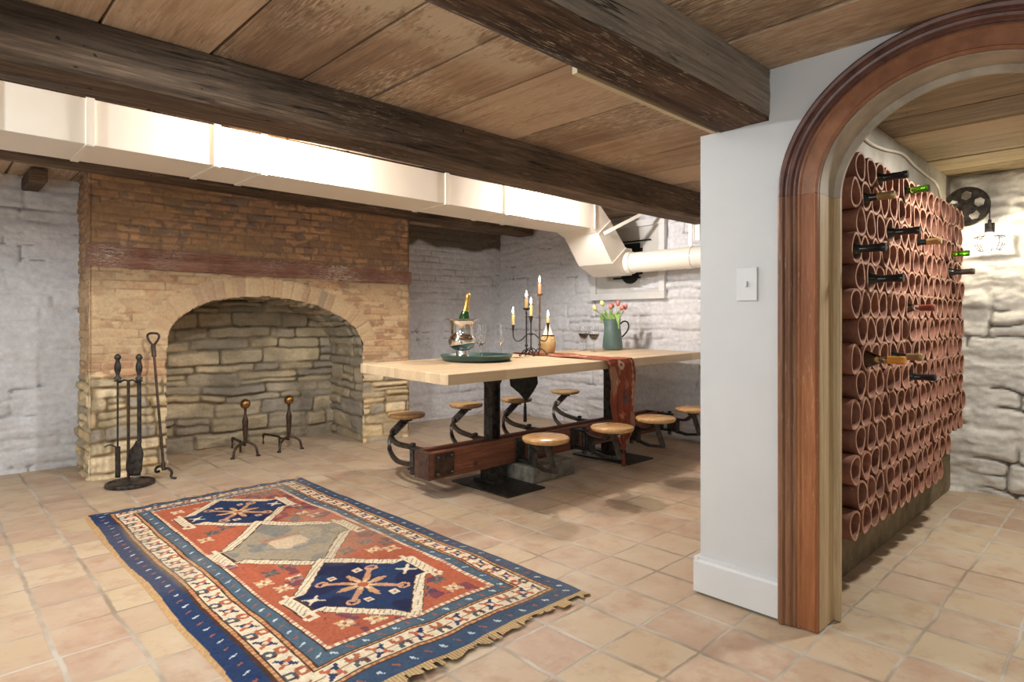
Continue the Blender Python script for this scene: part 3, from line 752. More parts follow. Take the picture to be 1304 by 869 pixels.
nu = int(FW/res)+1; nv = int(2.17/res)+1
u = np.linspace(0, FW, nu); v = np.linspace(-0.01, 2.16, nv); U, V = np.meshgrid(u, v, indexing='ij')
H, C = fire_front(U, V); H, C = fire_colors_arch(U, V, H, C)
edgefade = np.minimum(smooth01(0, 0.03, U), smooth01(0, 0.03, FW-U)); H = H*edgefade-0.012*(1-edgefade)
P = np.stack([U+0.012*(fbm(U*0+1, V*9, 3, 3)-0.5)*(1-edgefade), -H, V], -1).reshape(-1, 3)
F = grid(nu, nv); cu = U.reshape(-1)[F].mean(1); cv = V.reshape(-1)[F].mean(1)
jag = 0.016*(fbm(cv*14, cu*14, 8, 3)-0.5)
F = F[cv+jag > arch_z(cu+jag)]
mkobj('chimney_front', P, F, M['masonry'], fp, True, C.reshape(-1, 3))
# side face
def side(name, x, y0, y1, z0, z1, parent, seed, nsign, dark=1.0, fn=None):
    nu = int(abs(y1-y0)/0.01)+1; nv = int((z1-z0)/0.01)+1
    u = np.linspace(y0, y1, nu); v = np.linspace(z0, z1, nv); U, V = np.meshgrid(u, v, indexing='ij')
    H, C = (fn or (lambda a, b: fire_front(a+7, b, True, seed=seed)))(U, V)
    fd = smooth01(0, 0.03, U-y0)*1.0; H = H*fd-0.008*(1-fd)
    P = np.stack([x+nsign*H, U, V], -1).reshape(-1, 3)
    F = grid(nu, nv)
    if nsign < 0: F = F[:, ::-1]
    return mkobj(name, P, F, M['masonry'], parent, True, (C*dark).reshape(-1, 3))
side('chimney_side', 0.0, 0.0, FD+0.12, -0.01, 2.16, fp, 61, -1)
side('chimney_side', FW, 0.0, FD, -0.01, 2.16, fp, 62, 1)
# firebox: back, jambs, vault
def fire_in(U, V, seed=81):
    e, r1, r2 = stones(U, V, 0.06, 0.15, 0.2, 0.6, seed, 0.03, 0.3)
    body = smooth01(0.0, 0.02, e); n = fbm(U*9, V*12, seed+2, 4); n2 = fbm(U*2, V*2.5, seed+3, 3)
    H = 0.05*(r1-0.5)*body-0.02*(1-body)+0.03*(n-0.5)+0.02*(n2-0.5)+0.014*(1-np.abs(2*fbm(U*4, V*14, seed+9, 4)-1))**2
    pal = 1.4*np.array([lin([178, 164, 136]), lin([192, 176, 146]), lin([162, 150, 130]), lin([146, 138, 126]), lin([186, 168, 136]), lin([168, 156, 136])])
    C = pal[(r2*5.99).astype(int)]*(0.72+0.56*n[..., None])
    C = mixc(C, lin([150, 134, 106])*np.ones_like(C), 0.7*(1-body))
    C = mixc(C, lin([74, 62, 46])*np.ones_like(C), 0.75*(1-smooth01(0.002, 0.012, e))*smooth01(0.4, 0.54, fbm(U*5, V*7, seed+10, 3)))
    soot = smooth01(0.45, 0.62, fbm(U*1.6+3, V*2, seed+6, 3)+0.22*smooth01(0.8, 1.2, V))
    C = mixc(C, lin([114, 105, 92])*np.ones_like(C), 0.5*soot)
    return H, C
nu = 190; nv = 150
u = np.linspace(0.25, 2.25, nu); v = np.linspace(-0.01, 1.42, nv); U, V = np.meshgrid(u, v, indexing='ij')
H, C = fire_in(U, V)
mkobj('firebox_back', np.stack([U, 0.66-H, V], -1).reshape(-1, 3), grid(nu, nv), M['masonry'], fp, True, C.reshape(-1, 3))
path = [(0.472, -0.01)]+[(float(a), float(b)) for a, b in zip(_ax, _az)][0:1]
dense = []
for z in np.linspace(-0.01, 0.79, 60): dense.append((0.474, z))
xs = np.linspace(0.476, 2.066, 160)
t_ = np.linspace(0, 1, 180); xs = 0.476+(2.066-0.476)*(0.5-0.5*np.cos(PI*t_))
for x in xs: dense.append((float(x), float(arch_z(np.clip(x, 0.4761, 2.0659)))))
for z in np.linspace(0.79, -0.01, 60): dense.append((2.068, z))
dense = np.array(dense); ln = np.r_[0, np.cumsum(np.hypot(*(np.diff(dense, axis=0).T)))]
nd = 62; yy = np.linspace(0.004, 0.68, nd)
LN, YY = np.meshgrid(ln, yy, indexing='ij')
tang = np.gradient(dense, axis=0); tang /= np.linalg.norm(tang, axis=1, keepdims=True)+1e-9
nin = np.stack([tang[:, 1], -tang[:, 0]], 1)      # points into the opening
Hh, Cc = fire_in(YY*1.0+3, np.interp(LN, [0, ln[-1]], [0, ln[-1]]), 83)
Hh = Hh*smooth01(0.0, 0.04, YY)*0.8
P = np.zeros(LN.shape+(3,)); P[..., 0] = dense[:, None, 0]+nin[:, None, 0]*Hh+np.where(YY > 0, 0, 0); P[..., 2] = dense[:, None, 1]+nin[:, None, 1]*Hh; P[..., 1] = YY
# the right jamb splays slightly inward
mkobj('firebox_lining', P.reshape(-1, 3), grid(len(ln), nd), M['masonry'], fp, True, Cc.reshape(-1, 3))
# mantel beam
mb = MB()
n = 60; vs = []; rng = random.Random(4)
for i in range(n+1):
    x = -0.012+(FW+0.02)*i/n; lo = float(mantel_lo(x)); hi = float(mantel_hi(x)); j = 0.004
    r = [rng.uniform(-j, j) for _ in range(4)]
    vs += [(x, -0.016+r[0], lo+r[1]), (x, -0.018+r[2], hi+r[3]), (x, 0.06, hi), (x, 0.06, lo)]
fs = [(i*4+k, i*4+(k+1) % 4, i*4+4+(k+1) % 4, i*4+4+k) for i in range(n) for k in range(4)]+[(0, 1, 2, 3), (n*4, n*4+3, n*4+2, n*4+1)]
mb.add(vs, fs); mo = mb.build('mantel_beam', M['mantel'], fp); mo['label'] = 'worn red painted timber beam'

# ------------------------------------------------------------------ duct
DY0, DY1, DZ0, DZ1 = 3.48, 3.88, 1.934, 2.150
duct = thing('air_duct', 'long white painted rectangular air duct hanging under the ceiling boards', 'duct', (0, DY0, DZ0))
db = MB(); w_ = DY1-DY0; h_ = DZ1-DZ0
db.box(((-2.2+4.33)/2, w_/2, h_/2), (6.53, w_, h_), bev=0.003)
db.build('duct_trunk', M['duct'], duct)
for x in (0.23, 0.60, 1.17, 1.42, 2.72, 3.30, 3.62):
    MB().box((x, -0.004, h_/2+0.0), (0.035, 0.010, h_+0.006)).box((x, w_/2, -0.003), (0.035, w_, 0.006)).build('seam_strip', M['duct'], duct)
# elbow, profile in X/Z extruded over the duct depth
prof = [(4.33, DZ1), (4.33, DZ0), (4.44, 1.895), (4.65, 1.64), (4.87, 1.545), (4.96, 1.545), (4.96, 1.80), (4.86, 1.80), (4.62, 2.03), (4.47, DZ1)]
eb = MB().prism([(x, z-DZ0) for x, z in prof], 'y', 0.0, w_)
eb.build('duct_elbow', M['duct'], duct)
sd = MB()
for a, b_ in (((4.44, 1.895), (4.62, 2.03)), ((4.65, 1.64), (4.86, 1.80)), ((4.39, DZ0), (4.39, DZ1))):
    sd.bar([(a[0], -0.002, a[1]-DZ0), (b_[0], -0.002, b_[1]-DZ0)], 0.008, 0.012, (0, 1, 0))
sd.build('elbow_seam', M['duct'], duct)
MB().bar([(4.50, -0.02, 1.90-DZ0), (4.95, -0.25, 2.16-DZ0)], 0.012, 0.03).build('hanger_strap', M['duct'], duct)
pipe = thing('round_pipe', 'white round duct pipe running from the duct elbow past the small window', 'pipe', (4.90, 3.48, 1.66))
MB().tube([(0, 0.01, 0), (0.03, -0.35, 0.004), (0.10, -1.4, 0.02)], 0.096, 28).build('pipe_body', M['pipe'], pipe, True)
MB().tube([(0, 0.0, 0), (0.004, -0.05, 0.0)], 0.106, 28).build('collar', M['pipe'], pipe, True)
MB().tube([(0.046, -0.60, 0.008), (0.051, -0.66, 0.009)], 0.101, 28).bar([(0.048, -0.63, 0.09), (0.048, -0.63, 0.32)], 0.035, 0.01, (1, 0, 0)).box((0.09, -0.68, 0.23), (0.03, 0.05, 0.14)).build('pipe_hanger', M['pipe'], pipe)

# ------------------------------------------------------------------ window on the far wall
wn = thing('window_1', None, None, (5.165, 3.68, 1.70)); wn['kind'] = 'structure'
WT = noisy('window_paint', L(214, 212, 210), L(226, 224, 222), 8, 0.5, 0, 0.1)
for nm, c, s in (('window_frame', (-0.01, 0, -0.345), (0.05, 0.90, 0.065)), ('window_frame', (-0.01, 0, 0.37), (0.05, 0.90, 0.065)), ('window_frame', (-0.01, -0.415, 0.012), (0.05, 0.065, 0.65)), ('window_frame', (-0.01, 0.415, 0.012), (0.05, 0.065, 0.65))):
    MB().box(c, s, bev=0.004).build(nm, WT, wn)
MB().box((0.015, 0, 0), (0.02, 0.78, 0.68)).build('window_panel', noisy('panel_paint', L(196, 192, 186), L(208, 204, 198), 5, 0.6, 0, 0.1), wn)
vt = MB().box((-0.002, 0.0, 0.15), (0.012, 0.30, 0.06)).box((-0.002, -0.06, 0.0), (0.012, 0.24, 0.26)).box((-0.014, -0.05, 0.20), (0.02, 0.46, 0.012)).box((-0.012, 0.0, -0.162), (0.02, 0.32, 0.014))
vt.build('vent_opening', M['black'], wn)
MB().tube([(-0.02, -0.04, -0.12), (-0.004, -0.04, -0.12)], 0.10, 28).build('vent_disc', M['black'], wn)

# ------------------------------------------------------------------ table
TX, TY, TLn, TW = 2.18, 2.778, 2.871, 0.943
TC, TSn = math.cos(0.008), math.sin(0.008)
def zt(x, y): return 0.80+0.010*(x-TX)+0.019*(y-TY)
tb = thing('dining_table', 'long pale wooden table on steel posts and a low red timber beam', 'table', (2.83, 3.18, 0))
TO = Vector((2.83, 3.18, 0))
def tabletop():
    th = 0.062; mb = MB(); c = [(0, 0), (TLn, 0), (TLn, TW), (0, TW)]
    def W_(a, b_, dz):
        x = TX+a*TC-b_*TSn; y = TY+a*TSn+b_*TC; return (x-TO.x, y-TO.y, zt(x, y)+dz)
    e = 0.003
    ring0 = [(0, 0), (TLn, 0), (TLn, TW), (0, TW)]
    ring1 = [(e, e), (TLn-e, e), (TLn-e, TW-e), (e, TW-e)]
    vs = [W_(*p, -th) for p in ring0]+[W_(*p, -e) for p in ring0]+[W_(*p, 0) for p in ring1]
    fs = [(3, 2, 1, 0), (8, 9, 10, 11)]
    for i in range(4):
        j = (i+1) % 4; fs += [(i, j, 4+j, 4+i), (4+i, 4+j, 8+j, 8+i)]
    return mb.add(vs, fs)
def topmat():
    m, nt, b = newmat('butcher_block')
    v = coords(nt); sp = node(nt, 'ShaderNodeSeparateXYZ'); nt.links.new(v, sp.inputs[0])
    sy = mathn(nt, 'FLOOR', mathn(nt, 'MULTIPLY', sp.outputs[1], 1/0.047))
    wn0 = node(nt, 'ShaderNodeTexWhiteNoise'); wn0.noise_dimensions = '1D'; nt.links.new(sy, wn0.inputs['W'])
    sx = mathn(nt, 'FLOOR', mathn(nt, 'ADD', mathn(nt, 'MULTIPLY', sp.outputs[0], 1/0.75), mathn(nt, 'MULTIPLY', wn0.outputs['Value'], 7.0)))
    cm = node(nt, 'ShaderNodeCombineXYZ'); nt.links.new(sx, cm.inputs[0]); nt.links.new(sy, cm.inputs[1])
    wn1 = node(nt, 'ShaderNodeTexWhiteNoise'); nt.links.new(cm.outputs[0], wn1.inputs['Vector'])
    g = noisen(nt, coords(nt, (1.5, 40, 40)), 1.0, 6, 0.6)
    f = mathn(nt, 'ADD', mathn(nt, 'MULTIPLY', wn1.outputs['Value'], 0.4), mathn(nt, 'MULTIPLY', g, 0.6))
    c = ramp(nt, f, [(0.2, L(190, 164, 130)), (0.5, L(208, 184, 150)), (0.8, L(220, 200, 168))])
    nt.links.new(c, b.inputs['Base Color']); b.inputs['Roughness'].default_value = 0.45
    bump(nt, b, g, 0.08, 0.001); return m
tabletop().build('tabletop', topmat(), tb)
bx0, bx1 = 2.29-TO.x, 4.85-TO.x
fb = MB(); fb.box(((bx0+bx1)/2, -0.062, 0.203), (bx1-bx0, 0.034, 0.172), bev=0.004); fb.build('beam_side', M['beamred'], tb)
fb = MB(); fb.box(((bx0+bx1)/2, 0.062, 0.203), (bx1-bx0, 0.034, 0.172), bev=0.004); fb.build('beam_side', M['beamred'], tb)
MB().box(((bx0+bx1)/2, 0, 0.190), (bx1-bx0-0.02, 0.09, 0.13)).build('beam_core', M['beambrown'], tb)
MB().box((bx0+0.008, 0, 0.203), (0.028, 0.155, 0.175), bev=0.004).build('beam_end', M['beambrown'], tb)
MB().box((bx1-0.008, 0, 0.203), (0.028, 0.155, 0.175), bev=0.004).build('beam_end', M['beambrown'], tb)
for xx in (bx0+0.11,):
    bp = MB().box((xx, -0.083, 0.205), (0.15, 0.008, 0.145), bev=0.002).build('bolt_plate', M['iron_brown'], tb)
    for a in (-1, 1):
        for c in (-1, 1):
            MB().lathe([(0.011, 0), (0.011, 0.010), (0.006, 0.014), (0.006, 0.026), (0.0001, 0.027)], 6, (xx+a*0.055, -0.087, 0.205+c*0.052), Matrix.Rotation(PI/2, 3, 'X')).build('bolt', M['iron_worn'], bp)
for xx in (0.22, 0.95, 1.6):
    MB().lathe([(0.016, 0), (0.014, 0.008), (0.0001, 0.010)], 10, (bx0+xx+0.15, -0.079, 0.17), Matrix.Rotation(PI/2, 3, 'X')).build('bolt', M['beambrown'], tb)
for px_ in (2.88, 4.22):
    x = px_-TO.x; ztop = zt(px_, 3.18)-0.062
    pm = MB()
    pm.box((x, 0, (ztop+0.29)/2), (0.060, 0.018, ztop-0.29))                 # web
    pm.box((x-0.034, 0, (ztop+0.29)/2), (0.012, 0.08, ztop-0.29)); pm.box((x+0.034, 0, (ztop+0.29)/2), (0.012, 0.08, ztop-0.29))
    # flared head under the top
    pm.prism([(x-0.04, ztop-0.08), (x-0.085, ztop-0.012), (x-0.085, ztop), (x+0.085, ztop), (x+0.085, ztop-0.012), (x+0.04, ztop-0.08)], 'y', -0.042, -0.034)
    pm.prism([(x-0.04, ztop-0.08), (x-0.085, ztop-0.012), (x-0.085, ztop), (x+0.085, ztop), (x+0.085, ztop-0.012), (x+0.04, ztop-0.08)], 'y', 0.034, 0.042)
    pm.box((x, 0, ztop-0.006), (0.17, 0.34, 0.012))
    pm.build('post', M['iron'], tb)
    ft = MB().box((x-0.02, -0.02, 0.065), (0.10, 0.13, 0.11), bev=0.004).box((x-0.02, -0.02, 0.02), (0.16, 0.2, 0.02), bev=0.003)
    ft.build('foot', M['iron'], tb)
    cx_ = 2.83 if px_ < 3 else 4.10
    MB().box((cx_-TO.x, -0.11, 0.006), (0.34, 0.56, 0.012), bev=0.002).build('base_plate', M['iron'], tb)
blk = MB().box((3.225, 3.12, 0.057), (0.44, 0.42, 0.113), bev=0.010)
tag(blk.build('concrete_block', M['concrete']), 'grey weathered concrete block on the tiles under the table beam', 'block')

# ------------------------------------------------------------------ swing-out stools
RV = Vector((math.sin(YAW), -math.cos(YAW), 0))
def stool(hx, hy, sx, sy, label, group, near):
    t = thing('swing_stool', label, 'stool', (hx, hy, 0), 0, group)
    Sx = Vector((sx-hx, sy-hy, 0)); a = Sx.normalized(); p = Vector((-a.y, a.x, 0))
    if (p.dot(RV) < 0) == near: p = -p
    zs = 0.43
    seat = MB().lathe([(0.0001, zs-0.034), (0.11, zs-0.034), (0.132, zs-0.028), (0.140, zs-0.014), (0.139, zs-0.006), (0.130, zs), (0.0001, zs+0.001)], 36, Sx)
    seat.build('seat', M['seat'], t, True, 60)
    by = -1 if hy < 3.18 else 1
    beamy = (3.10 if by < 0 else 3.26)-hy
    br = MB()
    for z in (0.135, 0.275):
        br.box((0, beamy/2, z), (0.055, abs(beamy)+0.05, 0.014), bev=0.002)
    br.box((0, beamy+by*0.006, 0.205), (0.09, 0.012, 0.165), bev=0.002)
    br.build('bracket', M['iron'], t)
    pn = MB().tube([(0, 0, 0.095), (0, 0, 0.305)], 0.011, 10).tube([(0, 0, 0.15), (0, 0, 0.262)], 0.021, 12)
    pn.tube([(0, 0, 0.10), (0, 0, 0.122)], 0.019, 6).tube([(0, 0, 0.288), (0, 0, 0.302)], 0.019, 6)
    pn.build('hinge_pin', M['iron_worn'], t, True, 40)
    ar = MB()
    if near:
        E = Sx+p*0.06-a*0.03; top = Sx+Vector((0, 0, zs-0.045)); lowE = E+Vector((0, 0, 0.215))
        q1 = top*0.45+lowE*0.55
        ar.bar([top, q1, lowE], 0.024, 0.034, p)
        ar.bar([lowE+a*0.012, Vector((lowE.x*0.6, lowE.y*0.6, 0.165)), a*0.05+Vector((0, 0, 0.15)), Vector((0, 0, 0.15))], 0.026, 0.02)
        up = Vector((0, 0, 0.262))
        m1 = a*0.16+up; ar.bar(catmull([up, a*0.08+up, m1, Sx*0.7+Vector((0, 0, 0.30)), Sx+Vector((0, 0, zs-0.05))], 5), 0.024, 0.02)
        for q in (0.07, 0.17, 0.25): ar.bar([a*q+Vector((0, 0, 0.268)), a*q+Vector((0, 0, 0.15))], 0.022, 0.026, p)
    else:
        E = Sx+p*0.10-a*0.06; top = Sx+Vector((0, 0, zs-0.045)); El = E+Vector((0, 0, 0.30))
        ar.bar([top, top*0.5+El*0.5, El], 0.032, 0.050, p)
        up = Vector((0, 0, 0.262))
        ar.bar(catmull([El+Vector((0, 0, 0.02)), E*0.92+p*0.02+Vector((0, 0, 0.275)), E*0.5+p*0.035+Vector((0, 0, 0.262)), a*0.07+up, up], 6), 0.024, 0.03)
        ar.bar(catmull([El, E+p*0.028-a*0.03+Vector((0, 0, 0.235)), E*0.85+p*0.035+Vector((0, 0, 0.17)), E*0.5+p*0.03+Vector((0, 0, 0.140)), a*0.05+Vector((0, 0, 0.150)), Vector((0, 0, 0.150))], 6), 0.024, 0.026)
    ar.build('swing_arm', M['iron'] if near else M['iron_worn'], t, True, 35)
    MB().tube([Sx+Vector((0, 0, zs-0.056)), Sx+Vector((0, 0, zs-0.03))], 0.045, 20).build('seat_mount', M['iron'], t, True, 40)
    return t
G = 'round wooden swing-out stools fixed to the table beam'
stool(3.07, 3.0, 2.66, 2.47, 'wooden swing-out stool on the near side of the table, nearest to the rug', G, True)
stool(3.66, 3.0, 3.24, 2.425, 'wooden swing-out stool on the near side, directly before the hanging red runner', G, True)
stool(4.27, 3.0, 3.764, 2.44, 'wooden swing-out stool on the near side, just right of the hanging runner', G, True)
stool(4.85, 3.0, 4.39, 2.506, 'wooden swing-out stool on the near side, partly hidden by the white wall', G, True)
stool(2.36, 3.38, 2.61, 3.82, 'wooden swing-out stool at the left end of the beam, beside the fireplace pier', G, False)
stool(2.90, 3.38, 3.28, 3.94, 'wooden swing-out stool on the far side, left of the first steel post', G, False)
stool(3.45, 3.38, 3.82, 3.90, 'wooden swing-out stool on the far side, behind the pointed end of the runner', G, False)
stool(4.06, 3.38, 4.60, 4.01, 'wooden swing-out stool on the far side, between the pointed runner end and second post', G, False)

# ------------------------------------------------------------------ runner
def runner():
    path = []   # (y, z, halfwidth, xc)
    zc = lambda y: zt(3.78, y)+0.004
    yn = TY-0.018; yf = TY+TW+0.018+0.012
    path.append((yf+0.006, 0.42, 0.004)); path.append((yf+0.006, 0.56, 0.165)); path.append((yf+0.004, 0.70, 0.17)); path.append((yf, zc(yf)-0.03, 0.17)); path.append((yf-0.02, zc(yf), 0.17))
    for i in range(1, 12): path.append((yf-0.02+(yn+0.02-yf+0.02)*i/12, zc(yf+(yn-yf)*i/12), 0.17))
    path.append((yn+0.02, zc(yn), 0.17)); path.append((yn, zc(yn)-0.03, 0.17)); path.append((yn-0.012, 0.66, 0.155)); path.append((yn-0.016, 0.48, 0.14)); path.append((yn-0.02, 0.31, 0.13)); path.append((yn-0.02, 0.15, 0.004))
    P = [Vector(path[i])*(1-k/10)+Vector(path[i+1])*(k/10) for i in range(len(path)-1) for k in range(10)]+[Vector(path[-1])]
    n = len(P); m = 61
    ss = np.r_[0, np.cumsum([(P[i+1]-P[i]).length for i in range(n-1)])]
    V = np.zeros((n, m, 3)); T = np.linspace(-1, 1, m); UV = np.zeros((n, m, 2))
    for i, q in enumerate(P):
        hang = (q.y < zc(q.x)-0.035)
        near = q.x < 3.2
        for j, t in enumerate(T):
            w = abs(q.z); x = 3.785+t*w
            fold = 0.0
            if hang: fold = (0.018 if near else 0.006)*math.sin(t*6.0+ss[i]*2.2+1)*min(1, (0.8-q.y)*6)
            wav = 0.010*math.sin(ss[i]*9+1.3)+0.008*math.sin(ss[i]*17)
            lift = 0.0 if hang else 0.006*max(0, math.sin(t*5+ss[i]*11))
            V[i, j] = (x+wav, q.x+(-abs(fold) if near else fold), q.y+lift)
            UV[i, j] = (ss[i], t*w)
    A = UV[..., 0]; B = UV[..., 1]
    base = lin([138, 74, 58]); C = np.tile(base, A.shape+(1,))
    C = C*(0.7+0.6*fbm(A*14, B*14, 5, 4))[..., None]
    # kilim figures
    for k in range(18):
        s0 = 0.12+k*0.125; off = [-0.06, 0.05, 0.0][k % 3]
        d = np.abs(A-s0)*1.2+np.abs(B-off)*1.0
        colr = [lin([206, 176, 142]), lin([84, 88, 92]), lin([196, 120, 90]), lin([214, 190, 158])][k % 4]
        rr = 0.04+0.012*(k % 2)+0.02*(fbm(A*30, B*30, k, 2)-0.5)
        C = mixc(C, colr*np.ones_like(C), ((d < rr) & (d > rr*0.35))*0.85)
        C = mixc(C, lin([112, 44, 34])*np.ones_like(C), (d < rr*0.2)*0.9)
    C = mixc(C, lin([196, 160, 124])*np.ones_like(C), 0.8*((np.abs(np.abs(B)-0.135) < 0.006+0.004*np.sin(A*120))))
    worn = smooth01(0.58, 0.66, fbm(A*9, B*18, 77, 4)); C = mixc(C, lin([176, 140, 112])*np.ones_like(C), 0.6*worn)
    t = thing('table_runner', 'red patterned kilim runner across the table, hanging down with pointed tasselled ends', 'table runner', (3.785, TY, 0.0))
    V2 = V.reshape(-1, 3)-np.array([3.785, TY, 0])
    cm = attrmat('kilim_runner', 0.95, 150, 0.6, 0.003, 0.1)
    mkobj('cloth', V2, grid(n, m), cm, t, True, C.reshape(-1, 3))
    # dark backing, seen on the far hanging end
    nb = 32
    sub = V[:nb].copy(); sub[..., 1] -= 0.006
    bo = mkobj('backing', sub.reshape(-1, 3)-np.array([3.785, TY, 0]), grid(nb, m), noisy('runner_backing', L(58, 62, 60), L(92, 94, 88), 30, 0.9, 0, 0.3), t, True)
    bo['label'] = 'dark grey underside of the hanging pointed end'
    for (y, z0, z1, mt) in ((yf+0.006, 0.43, 0.24, M['iron']), (yn-0.03, 0.155, 0.03, pr('tassel_red', L(120, 56, 44), 0.9))):
        tm = MB().tube([(0, y-TY, z0), (0, y-TY, z0-0.03)], 0.004, 6).sphere((0, y-TY, z0-0.04), 0.012, 8, 6)
        tm.lathe([(0.008, z0-0.045), (0.013, z0-0.06), (0.016, z1), (0.001, z1)], 12, (0, y-TY, 0))
        tm.build('tassel', mt, t, True, 60)
runner()

# ------------------------------------------------------------------ things on the table
def cone_rot(dirv): return Vector((0, 0, 1)).rotation_difference(Vector(dirv)).to_matrix()
tx, ty = 2.945, 3.42
z0 = zt(tx, ty)+0.002
tr = thing('serving_tray', 'round teal tray holding the ice bucket and champagne flutes', 'tray', (tx, ty, z0+0.002))
MB().lathe([(0.0001, 0), (0.235, 0), (0.245, 0.004), (0.262, 0.036), (0.266, 0.038), (0.262, 0.040), (0.256, 0.036), (0.240, 0.010), (0.0001, 0.009)], 56).build('tray_body', M['teal'], tr, True, 50)
zb = z0+0.012
bk = thing('ice_bucket', 'silver pedestal ice bucket on the teal tray', 'ice bucket', (2.834, 3.45, zb))
MB().lathe([(0.0001, 0), (0.062, 0), (0.064, 0.008), (0.050, 0.020), (0.044, 0.034), (0.046, 0.050), (0.044, 0.058), (0.0001, 0.058)], 40).build('foot', M['silver'], bk, True, 50)
MB().lathe([(0.0001, 0.058), (0.050, 0.062), (0.085, 0.085), (0.100, 0.120), (0.098, 0.142), (0.088, 0.158), (0.082, 0.166), (0.081, 0.20), (0.084, 0.245), (0.094, 0.272), (0.125, 0.282), (0.128, 0.286), (0.123, 0.288), (0.090, 0.279), (0.079, 0.245), (0.076, 0.20), (0.076, 0.165), (0.09, 0.12), (0.0001, 0.075)], 48).build('bowl', M['silver'], bk, True, 50)
MB().tube(catmull([(-0.075, -0.062, 0.15), (-0.085, -0.085, 0.135), (-0.07, -0.085, 0.115)], 5), 0.006, 8).tube(catmull([(0.082, 0.062, 0.15), (0.095, 0.085, 0.135), (0.08, 0.085, 0.115)], 5), 0.006, 8).build('handle', M['silver'], bk, True)
# champagne bottle leaning in the bucket
tilt = Vector((0.719*0.16, -0.695*0.16, 1)).normalized()
cb = thing('champagne_bottle', 'green champagne bottle with gold foil neck leaning in the silver bucket', 'bottle', (2.834-0.01, 3.45+0.01, zb+0.10))
cb.rotation_euler = Vector((0, 0, 1)).rotation_difference(tilt).to_euler()
MB().lathe([(0.0001, 0), (0.040, 0.0), (0.043, 0.01), (0.043, 0.16), (0.038, 0.20), (0.026, 0.245), (0.0001, 0.245)], 28).build('bottle_body', pr('champagne_green', (0.015, 0.06, 0.012), 0.06), cb, True, 60)
MB().lathe([(0.0275, 0.235), (0.022, 0.258), (0.017, 0.285), (0.016, 0.33), (0.018, 0.335), (0.0185, 0.355), (0.014, 0.372), (0.0001, 0.376)], 24).build('foil', M['gold'], cb, True, 60)
def flute(x, y, label):
    t = thing('champagne_flute', label, 'glass', (x, y, zb), 0, 'champagne flutes on the tray')
    MB().lathe([(0.0001, 0), (0.033, 0), (0.033, 0.002), (0.006, 0.006), (0.0035, 0.02), (0.0035, 0.085), (0.008, 0.095), (0.020, 0.115), (0.027, 0.14), (0.029, 0.18), (0.027, 0.245), (0.0262, 0.245), (0.0280, 0.18), (0.026, 0.14), (0.019, 0.118), (0.006, 0.100), (0.0001, 0.098)], 24).build('glass_body', M['clear'], t, True, 60)
def _px(px, Y):
    l = (px-652)/790.0; r0 = math.cos(YAW)+l*math.sin(YAW); r1 = math.sin(YAW)-l*math.cos(YAW); return (Y/r1*r0, Y)
flute(*(2.93, 3.37), 'empty champagne flute next to the ice bucket, in front of another flute')
flute(*(3.045, 3.475), 'empty champagne flute behind the one next to the ice bucket')
flute(*(3.17, 3.40), 'empty champagne flute at the right edge of the tray')

def candle(x, y, z, h, r, mat, label, cat='candle'):
    t = thing('candle', label, cat, (x, y, z), 0, 'lit candles on the table')
    MB().lathe([(0.0001, 0), (r, 0), (r, h*0.96), (r*0.8, h), (0.0001, h*0.97)], 16).build('wax', mat, t, True, 60)
    MB().tube([(0, 0, h*0.97), (0.001, 0, h+0.010)], 0.0015, 5).build('wick', M['black'], t)
    MB().lathe([(0.0001, h+0.006), (0.006, h+0.014), (0.0085, h+0.024), (0.006, h+0.042), (0.002, h+0.058), (0.0001, h+0.064)], 12).build('flame', M['flame'], t, True, 60)
RVx, RVy = RV.x, RV.y
def foot_scroll(mb, an, R, h=0.05):
    c, s = math.cos(an), math.sin(an)
    pts = [(0, 0, h), (c*R*0.35, s*R*0.35, h+0.004), (c*R*0.75, s*R*0.75, h*0.6), (c*R*0.95, s*R*0.95, 0.006), (c*R*1.1, s*R*1.1, 0.008), (c*R*1.12, s*R*1.12, 0.020)]
    mb.tube(catmull(pts, 5), 0.0042, 6)
# candelabrum
cx, cy = 3.66, 3.565; cz = zt(cx, cy)+0.006
cd = thing('candelabrum', 'black wrought iron candelabrum with curved arms holding three candles', 'candelabrum', (cx, cy, cz))
mb = MB().tube([(0, 0, 0.03), (0, 0, 0.28)], 0.0055, 8).lathe([(0.006, 0.25), (0.010, 0.27), (0.016, 0.30), (0.018, 0.312), (0.0001, 0.308)], 12).sphere((0, 0, 0.165), 0.014, 10, 8)
mb.build('stem', M['iron'], cd, True, 50)
mb = MB()
for k in range(4): foot_scroll(mb, 0.5+k*PI/2, 0.062, 0.04)
mb.build('scroll_feet', M['iron'], cd, True, 50)
for sgn, L_, zc_ in ((-1, 0.147, 0.24), (1, 0.140, 0.255)):
    pts = [(0, 0, 0.165), (sgn*0.035, 0, 0.158), (sgn*0.075, 0, 0.118), (sgn*0.115, 0, 0.105), (sgn*(L_-0.004), 0, 0.135), (sgn*L_, 0, 0.19)]
    pts = [(p[0]*RVx, p[0]*RVy, p[2]) for p in catmull(pts, 6)]
    mb = MB().tube(pts, 0.0048, 7).lathe([(0.005, 0.18), (0.008, 0.20), (0.013, zc_), (0.0001, zc_-0.004)], 12, (sgn*L_*RVx, sgn*L_*RVy, 0))
    mb.build('arm', M['iron'], cd, True, 50)
candle(cx, cy, cz+0.308, 0.095, 0.012, M['candle'], 'lit cream candle in the middle cup of the candelabrum')
candle(cx-0.147*RVx, cy-0.147*RVy, cz+0.237, 0.088, 0.0125, M['candle'], 'lit cream candle on the left arm of the candelabrum')
candle(cx+0.140*RVx, cy+0.140*RVy, cz+0.252, 0.045, 0.0125, M['candle'], 'short lit candle on the right arm of the candelabrum')
